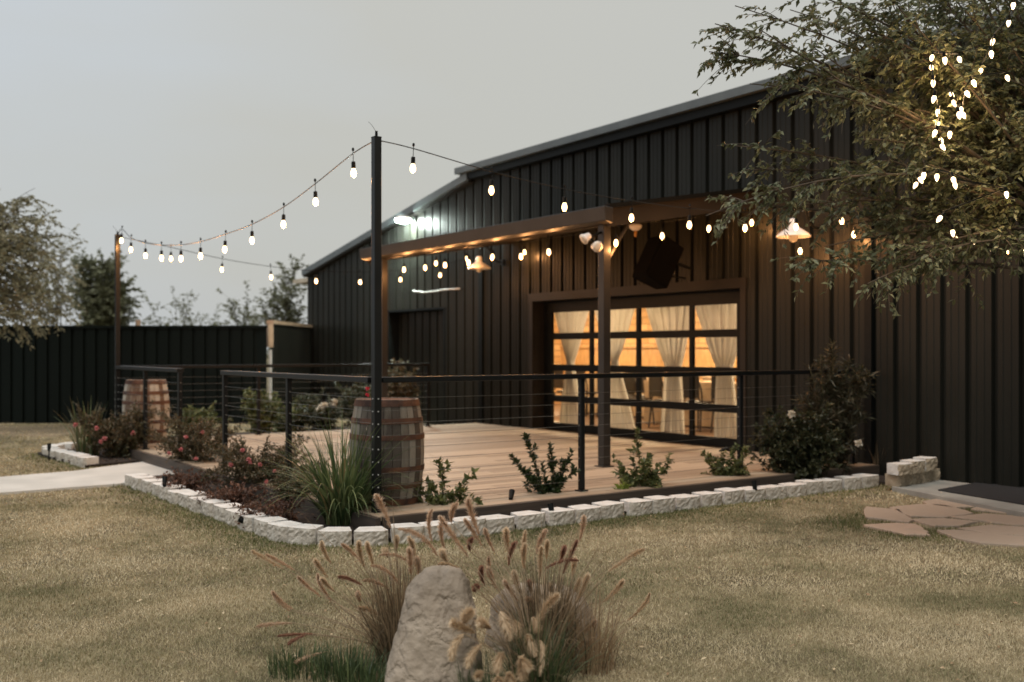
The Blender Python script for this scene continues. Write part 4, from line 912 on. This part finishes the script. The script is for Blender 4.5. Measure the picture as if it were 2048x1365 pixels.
for px, py, lab in ((375, 985, 'low dry russet twigs in the bed just behind the left stones, nearer the path'), (455, 1015, 'low dry russet twigs in the bed in the middle of the left run'), (545, 1045, 'low dry russet twigs in the bed beside the strap leaved clump')):
    shrub('dry_plant', onz(px, py, .03), tips_dome(22, .38, .05, .20), M_dry, .035, 45, lab, 'dry plant', twig=5, tw_l=.12, start=.1, r0=.004, stem_m=M_bark)
# shrubs along the near bed
def px_tips(base, pts, f_): return [onf(x, y, f_+rng.uniform(-.12, .12))-np.array(base) for x, y in pts]
b = onz(885, 1035, .03); f_ = fdep(b)
shrub('hibiscus', b, px_tips(b, [(875, 920), (940, 955), (800, 950), (850, 965), (900, 985), (835, 985), (925, 990), (960, 1000), (880, 1000), (800, 1000), (860, 1020)], f_), M_lmid, .05, 75, 'leggy green shrub in the bed right of the near barrel', 'shrub', twig=3, tw_l=.10, start=.25, width=.62)
b = onz(1100, 1012, .03); f_ = fdep(b)
shrub('boxwood', b, px_tips(b, [(1050, 870), (1020, 912), (1100, 888), (1145, 903), (1085, 925), (1065, 955), (1130, 935), (1155, 940), (1110, 950), (1170, 985), (1075, 975), (1040, 935)], f_), M_ldark, .040, 160, 'dark green shrub with upright leafy shoots near the middle railing post', 'shrub', twig=3, tw_l=.07, start=.22, width=.6)
b = onz(1285, 998, .03); f_ = fdep(b)
shrub('shrub', b, px_tips(b, [(1272, 862), (1225, 915), (1345, 920), (1262, 915), (1300, 910), (1240, 950), (1330, 945), (1255, 970), (1310, 965), (1285, 925), (1238, 935), (1325, 925)], f_), M_lmid, .052, 62, 'light green airy shrub in front of the awning post', 'shrub', twig=3, tw_l=.09, start=.2, width=.62)
b = onz(1250, 1003, .03)
shrub('shrub', b, tips_dome(7, .08, .06, .12), leafmat('lime_leaves', (.30, .36, .06), (.14, .2, .04), (.2, .27, .05)), .055, 90, 'tiny bright lime green plant beside the stone edging', 'plant', start=.1, width=.7)
b = onz(1450, 975, .03); f_ = fdep(b)
shrub('shrub', b, px_tips(b, [(1405, 905), (1420, 925), (1450, 905), (1475, 890), (1495, 900), (1440, 935), (1480, 925), (1505, 920), (1425, 950), (1470, 945)], f_), M_lmid, .042, 110, 'green leafy shrub between the awning post and the big dark bush', 'shrub', twig=4, tw_l=.09, start=.15, width=.6)
b = onz(1610, 968, .03); f_ = fdep(b)
shrub('rose_bush', b, px_tips(b, [(x, y) for x, y in [(1510, 850), (1530, 825), (1560, 815), (1590, 820), (1620, 825), (1650, 850), (1500, 880), (1530, 870), (1570, 850), (1610, 860), (1660, 880), (1690, 900), (1560, 890), (1600, 900), (1640, 910), (1580, 930), (1550, 920), (1630, 940), (1520, 900), (1500, 915), (1680, 860), (1600, 840), (1640, 830), (1545, 845)]], f_),
      M_lbig, .045, 95, 'big dark rose bush with a white bloom in front of the wall', 'rose bush', twig=9, tw_l=.16, flowers=[onf(1583, 828, f_-.2)-b, onf(1718, 887, f_-.05)-b], fm=M_petw, fr_=.045, start=.15, width=.62)
b = onz(1668, 958, .03); f_ = fdep(b)
shrub('tall_shrub', b, px_tips(b, [(1665, 685), (1655, 700), (1640, 725), (1700, 720), (1725, 735), (1735, 765), (1620, 740), (1710, 740), (1680, 770), (1610, 790), (1700, 800), (1650, 780), (1720, 820), (1640, 820), (1680, 860), (1600, 800), (1735, 745), (1665, 740)], f_),
      M_ltall, .095, 60, 'tall narrow leaved dark shrub with bronze tips against the wall', 'shrub', twig=6, tw_l=.16, start=.12, width=.2, r0=.009)
# plants beyond the deck
for k, (x, y, w_, h, lm, lab) in enumerate([(400, 868, .35, .5, M_lmid, 'small green shrub beyond the deck behind the leftmost railing gap'), (525, 866, .35, .75, M_lmid, 'upright green shrub beyond the far railing, seen through the left cables'),
        (640, 863, .7, .7, M_lbig, 'broad white flowering bush beyond the far railing'), (720, 860, .5, .85, M_lbig, 'taller bush with a few flowers just left behind the near barrel'), (800, 858, .35, 1.25, M_lrose, 'slender bush behind the right edge of the near barrel'), (580, 868, .4, .35, M_lmid, 'low green plant between the upright shrub and the white flowering bush')]):
    b = onv(x, y, 15.9+.1*k); b[2] = .03
    fls = fl_px(b, [(648, 812), (668, 806), (640, 818)], fdep(b)-.3) if k == 2 else ()
    shrub('shrub', b, tips_dome(22, w_, h*.5, h), lm, .06, 40, lab, 'shrub', twig=6, tw_l=.2, start=.15, flowers=fls, fm=M_petw, fr_=.075, width=.6, group=None)
b = onf(735, 862, 8.9); b[2] = DZ
r = empty('potted_bloom', (5.2, 9.6, DZ), 'thin stem with crimson flowers behind the near corner pole', 'flower'); o_ = np.array((5.2, 9.6, DZ)); f_ = fdep(o_)
tp = onf(736, 782, f_)-o_; g = G(); g.tube(bez((0, 0, 0), tp*[.3, .3, .6], tp, 7), .004, 5); g.obj('stems', M_stem, r)
for p in ((735, 778), (734, 791)):
    k = 18; d = nrm(rng.normal(size=(k, 3))); V, Fc = leaf_geo(np.zeros((k, 3)), d, .028, .024); npobj('flower', V, Fc, M_petr, r, loc=tuple(onf(p[0], p[1], f_)-o_))

# ------------------------------------------------------------------ garden spotlights
def spot(loc, label, h=.13, rz=0., tilt=.5):
    r = empty('garden_spotlight', tuple(loc), label, 'garden light', 'small black garden spotlights at the edging'); r.rotation_euler.z = rz
    g = G(); g.tube([(0, 0, -.02), (0, 0, h)], .009, 6); g.obj('stake', M_black, r)
    g = G(); d = np.array([math.cos(tilt), 0, math.sin(tilt)]); p = np.array([0, 0, h]); g.tube([p-d*.02, p+d*.02, p+d*.075], [.018, .022, .026], 12); g.obj('lamp_head', M_black, r)
spot(onz(329, 1000, 0), 'small black garden spotlight leaning at the left run of edging stones', .15, 1.2, 1.0)
spot(onz(495, 1062, 0), 'small black garden spotlight in the grass before the rounded bed corner', .06, 2.5, .5)
spot(onz(1104, 1050, 0), 'small black garden spotlight standing before the edging below the dark green shrub', .10, 1.5, 1.2)
spot(onz(1022, 1028, .03), 'small black garden spotlight against the fascia of the deck', .14, .8, .7)
spot(onz(1510, 1003, 0), 'small black garden spotlight before the edging at the right', .12, 1.4, 1.3)
spot(onz(98, 922, 0), 'small black garden spotlight at the stones of the small left bed', .15, 1.2, 1.3)

# ------------------------------------------------------------------ fences beyond the deck
def fence(a, b, z1, label, pitch=.24, m=M_fence):
    a = np.array(a, float); b = np.array(b, float); L_ = np.linalg.norm(b-a); d = (b-a)/L_; nn = np.array([d[1], -d[0]])
    if nn @ (-(a+b)/2) < 0: nn = -nn
    r = empty('metal_fence', (a[0], a[1], 0), label, 'fence'); g = G(); n = int(L_/pitch)
    V = []; pr = []
    for k in range(n):
        s = k*pitch; pr += [(s, 0), (s+pitch*.72, 0), (s+pitch*.76, -.035), (s+pitch*.96, -.035)]
    pr.append((L_, 0))
    P = [d*s+nn*(o+.02) for s, o in pr]
    for p, q in zip(P[:-1], P[1:]): g.add([(p[0], p[1], 0), (q[0], q[1], 0), (q[0], q[1], z1), (p[0], p[1], z1)], [(0, 1, 2, 3)])
    g.obj('panel', m, r); g = G(); g.beam((0, 0, z1), (*(d*L_), z1), .09, .05); g.obj('top_cap', m, r); return r
fence(onf(-500, 700, 20.3)[:2], onf(534, 700, 20.1)[:2], 1.90, 'dark green black metal fence closing the yard on the left')
fa, fb = onf(540, 700, 20.3)[:2], np.array([W, 22.3]); r = fence(fa, fb, 1.95, 'dark grey metal fence section with a raw wood cap beside the building', pitch=.2, m=M_wall)
g = G(); d = fb-fa; g.beam((0, 0, 2.0), (d[0], d[1], 2.0), .14, .07); g.box((-.05, -.05, 1.5), (.05, .05, 1.97)); g.obj('wood_cap', M_cap, r)
q = onf(541, 800, 20.0); g = G(); g.tube([(0, 0, 0), (0, 0, 1.45)], .03, 8); tag(g.obj('pipe', M_pvc, loc=(q[0], q[1], 0)), 'thin pale grey pipe standing at the end of the dark fence', 'pipe')
q = onf(276, 655, 20.5); g = G(); g.box((-.04, -.04, 0), (.04, .04, 2.05)); tag(g.obj('post', M_cap, loc=(q[0], q[1], 0)), 'raw wooden post tip showing just above the left fence', 'post')

# ------------------------------------------------------------------ trees
def tree(name, base, trunk_top, tips, leafm, leaf_l, label, twigs=5, tw_l=.5, per=26, r0=.12, fork=None, droop=.15, clump=.0, width=.42, group=None):
    base = np.array(base, float); r = empty(name, tuple(base), label, 'tree', group); g = G(); tt = np.array(trunk_top)-base
    g.tube(bez((0, 0, 0), tt*.5+rng.normal(size=3)*.1, tt, 8), list(np.linspace(r0, r0*.6, 8)), 9); g.obj('trunk', M_bark, r, smooth=True)
    gb = G(); P = []; D = []
    for tp in tips:
        tp = np.array(tp)-base; L_ = np.linalg.norm(tp-tt); st = tt*rng.uniform(.8, 1.0) if fork is None else tt
        C_ = bez(st, (st+tp)/2+np.array([0, 0, .14*L_])+rng.normal(size=3)*.10*L_, tp, 14); gb.tube(C_, list(np.linspace(min(r0*.24, .012*L_+.006), .0035, 14)), 5, cap=False)
        k0 = 4; nt = int(twigs*max(L_, .6))
        for _ in range(nt):
            t = rng.uniform(.25, 1)**.8*13; i = min(int(t), 12); q0 = C_[i]; ax = nrm(C_[i+1]-C_[i]); dd = nrm(ax*.9+rng.normal(size=3)*.62+[0, 0, -droop]); ll = tw_l*rng.uniform(.35, 1.15)
            q1 = q0+dd*ll; B_ = bez(q0, (q0+q1)/2+[0, 0, ll*.08], q1+[0, 0, -droop*ll*.5], 7); gb.tube(B_, list(np.linspace(.004, .0012, 7)), 3, cap=False)
            n = max(4, int(per*ll)); tq = rng.uniform(.08, 1, n)*6; ii = np.minimum(tq.astype(int), 5); ff = (tq-ii)[:, None]; pp = B_[ii]*(1-ff)+B_[ii+1]*ff; ax2 = nrm(B_[ii+1]-B_[ii])
            sd_ = nrm(np.cross(ax2, [0, 0, 1.])+rng.normal(size=(n, 3))*.35)*rng.choice([-1, 1], n)[:, None]; P.append(pp); D.append(nrm(sd_+ax2*.7+[0, 0, -.35]))
    P = np.concatenate(P); D = np.concatenate(D); n = len(P); V, Fc = leaf_geo(P, D, leaf_l*rng.uniform(.55, 1.15, n), leaf_l*width*rng.uniform(.8, 1.1, n), rng.normal(size=(n, 3))*.7+[0, 0, 1])
    gb.obj('branches', M_bark, r); npobj('crown', V, Fc, leafm, r); return r
# the near tree at the right, trunk just out of frame
TB = onf(2230, 900, 7.2); TB[2] = 0; TT = TB+np.array([.05, .1, 2.35])
tp = [(1430, 48, 6.9), (1418, 104, 7.0), (1470, 12, 7.2), (1500, 168, 6.8), (1520, 60, 6.8), (1580, 20, 7.5), (1620, 90, 7.1), (1650, -20, 7.2), (1730, 60, 6.9), (1560, -30, 7.0),
      (1470, 292, 6.9), (1485, 340, 7.1), (1412, 432, 6.7), (1445, 400, 7.0), (1540, 380, 7.2), (1600, 410, 7.0), (1605, 525, 6.7), (1650, 493, 6.9), (1735, 568, 6.6), (1790, 520, 6.8), (1820, 520, 6.7), (1700, 450, 7.3), (1680, 380, 7.0),
      (1760, 200, 7.3), (1800, 100, 7.0), (1780, 320, 6.8), (1830, 400, 7.2), (1870, 250, 7.5), (1900, 60, 7.3), (1940, 160, 6.9), (1870, 430, 6.9), (1960, 270, 7.4), (1970, 310, 6.9), (2000, 270, 7.2), (2010, 240, 6.8), (2030, 60, 7.1), (1850, -40, 7.2), (1960, -60, 7.0), (1750, -60, 6.8), (1800, 20, 6.6), (1720, 280, 6.8), (1860, 330, 6.6), (1930, 20, 6.7),
      (1560, 95, 7.4), (1680, 60, 7.6), (1760, 440, 6.9), (1820, 470, 7.1), (2020, 260, 6.6), (2040, 290, 6.8), 
      *[(rng.uniform(1760, 2080), rng.uniform(-60, 265), rng.uniform(6.8, 8.0)) for _ in range(40)], (2100, 100, 7.4), (2150, 200, 6.7), (2250, 50, 7.8), (2350, 200, 7.2), (2300, -100, 7.0), (2100, -150, 7.4), (1900, -160, 7.2), (2400, 250, 7.2)]
tree('near_tree', TB, TT, [onf(x, y, d) for x, y, d in tp], M_lt, .060, 'leafy tree leaning in from the right with warm bulbs among its branches', twigs=17, tw_l=.30, per=56, r0=.075, droop=.22)
# tree bulbs
tb = [(2027, 12), (2018, 47), (1987, 85), (1982, 110), (1963, 143), (2013, 158), (1945, 168), (1931, 190), (1925, 232), (1922, 222), (1917, 232), (1906, 208), (1900, 192), (1917, 122), (1889, 122), (1865, 118), (1862, 138), (1866, 168), (1869, 199), (1876, 226), (1877, 250), (1872, 268), (1900, 270), (1880, 283), (1882, 296), (1848, 352), (1838, 362), (1834, 372), (1874, 355), (1905, 362), (1909, 372), (2012, 390), (1883, 440), (1905, 467)]
dp_ = [6.45+.35*math.sin(i*1.7) for i in range(len(tb))]
def c9(): 
    g = G(); g.lathe([(.008, .0), (.013, -.010), (.014, -.018), (.009, -.036), (.002, -.046)], 10); b = g.obj('light_bulb', M_bulbd, smooth=True)
    g = G(); g.lathe([(.009, .028), (.011, .0)], 8); g.obj('socket', M_black, b); return b
C9 = None
def c9_string(label, pts):
    global C9
    r = empty('string_light', tuple(pts[0]), label, 'string light', 'string lights in the tree'); o0 = pts[0]; g = G(); g.tube([p-o0+[0, 0, .045] for p in pts], .005, 5); g.obj('wire', M_black, r)
    for p in pts[::3]: glow(r, 2.5, Vector(p-o0)+Vector((0, 0, -.05)), (1, .62, .28))
    for p in pts:
        if C9 is None: C9 = c9(); o = C9
        else: o = copy_tree(C9)
        o.parent = r; o.location = Vector(p-o0)+Vector((0, 0, .022)); o.rotation_euler = (random.uniform(-.5, .5), random.uniform(-.5, .5), 0)
P3 = [onf(x, y, d) for (x, y), d in zip(tb, dp_)]
c9_string('warm bulb string winding down through the upper right of the tree', P3[:13]); c9_string('warm bulb string hanging down the left side of the trunk limbs', P3[13:25]); c9_string('warm bulb string among the lower leaves of the tree', P3[25:])
c9_string('warm bulb string running from the tree in front of the right wall', [onu(x, y, 9.0) for x, y in [(1915, 474), (1945, 485), (1980, 497), (2015, 503), (2047, 505)]])
q = onu(2066, 397, W-.53); barn_lamp(q[1], q[2], 'white gooseneck lamp cut off by the right frame edge')

# trees beyond and beside the yard
def far_tree(px, base_y, f_, w_px, top_y, n, leafm, leaf_l, label, twigs=3, tw_l=None, per=8, low=None, wisp=0, name='yard_tree', shift=0):
    b = onf(px, base_y, f_); b[2] = 0; s = f_/F; H_ = HE+(HY-top_y)*s; low = H_*.3 if low is None else low; R_ = w_px/2*s; tips = []
    for _ in range(n):
        t = rng.random()**.8; z = low+(H_-low)*t; rr = R_*(1-.75*abs(t-.35)**1.3*1.4)*rng.uniform(.5, 1.05); a_ = rng.uniform(0, 6.283); tips.append((b[0]+rr*math.cos(a_), b[1]+rr*math.sin(a_), z))
    b = b+np.array([*(RT*shift), 0]); tree(name, b, (b[0]+.1, b[1], low*.9+.2), tips, leafm, leaf_l, label, twigs=twigs*1.7, tw_l=tw_l or R_*.5, per=per*1.7, r0=.010*H_+.02, droop=.15+wisp, width=.45, group='trees round the yard')
far_tree(5, 850, 17.5, 290, 372, 44, M_lwil, .085, 'pale wispy tree at the left frame edge in front of the fence', twigs=7, tw_l=.6, per=26, low=1.95, wisp=.25, shift=-1.6)
far_tree(108, 850, 27, 130, 470, 16, M_lwil, .13, 'thin olive tree just right of the wispy left tree', twigs=3, tw_l=.7, per=11, low=1.2)
far_tree(200, 850, 30, 170, 515, 30, M_lfar, .15, 'rounded olive green tree behind the fence left of the far pole', twigs=6, tw_l=.7, per=24, low=1.0)
far_tree(345, 850, 34, 130, 585, 14, M_lfar, .15, 'small airy tree beyond the fence right of the far pole', twigs=3, tw_l=.7, per=10, low=1.2)
far_tree(478, 850, 33, 90, 590, 14, M_lfar, .15, 'small tree beyond the fence, left of the one touching the building', twigs=4, tw_l=.7, per=13, low=1.0)
far_tree(575, 850, 28, 120, 530, 22, M_lfar, .13, 'upright olive tree rising next to the end of the building', twigs=5, tw_l=.7, per=15, low=1.0)
far_tree(400, 850, 42, 110, 630, 10, M_lfar, .18, 'low distant shrubby tree beyond the middle of the fence', twigs=4, tw_l=.8, per=11, low=.8)
far_tree(520, 850, 40, 100, 630, 10, M_lfar, .18, 'low distant shrubby tree beyond the right end of the fence', twigs=4, tw_l=.8, per=11, low=.8)
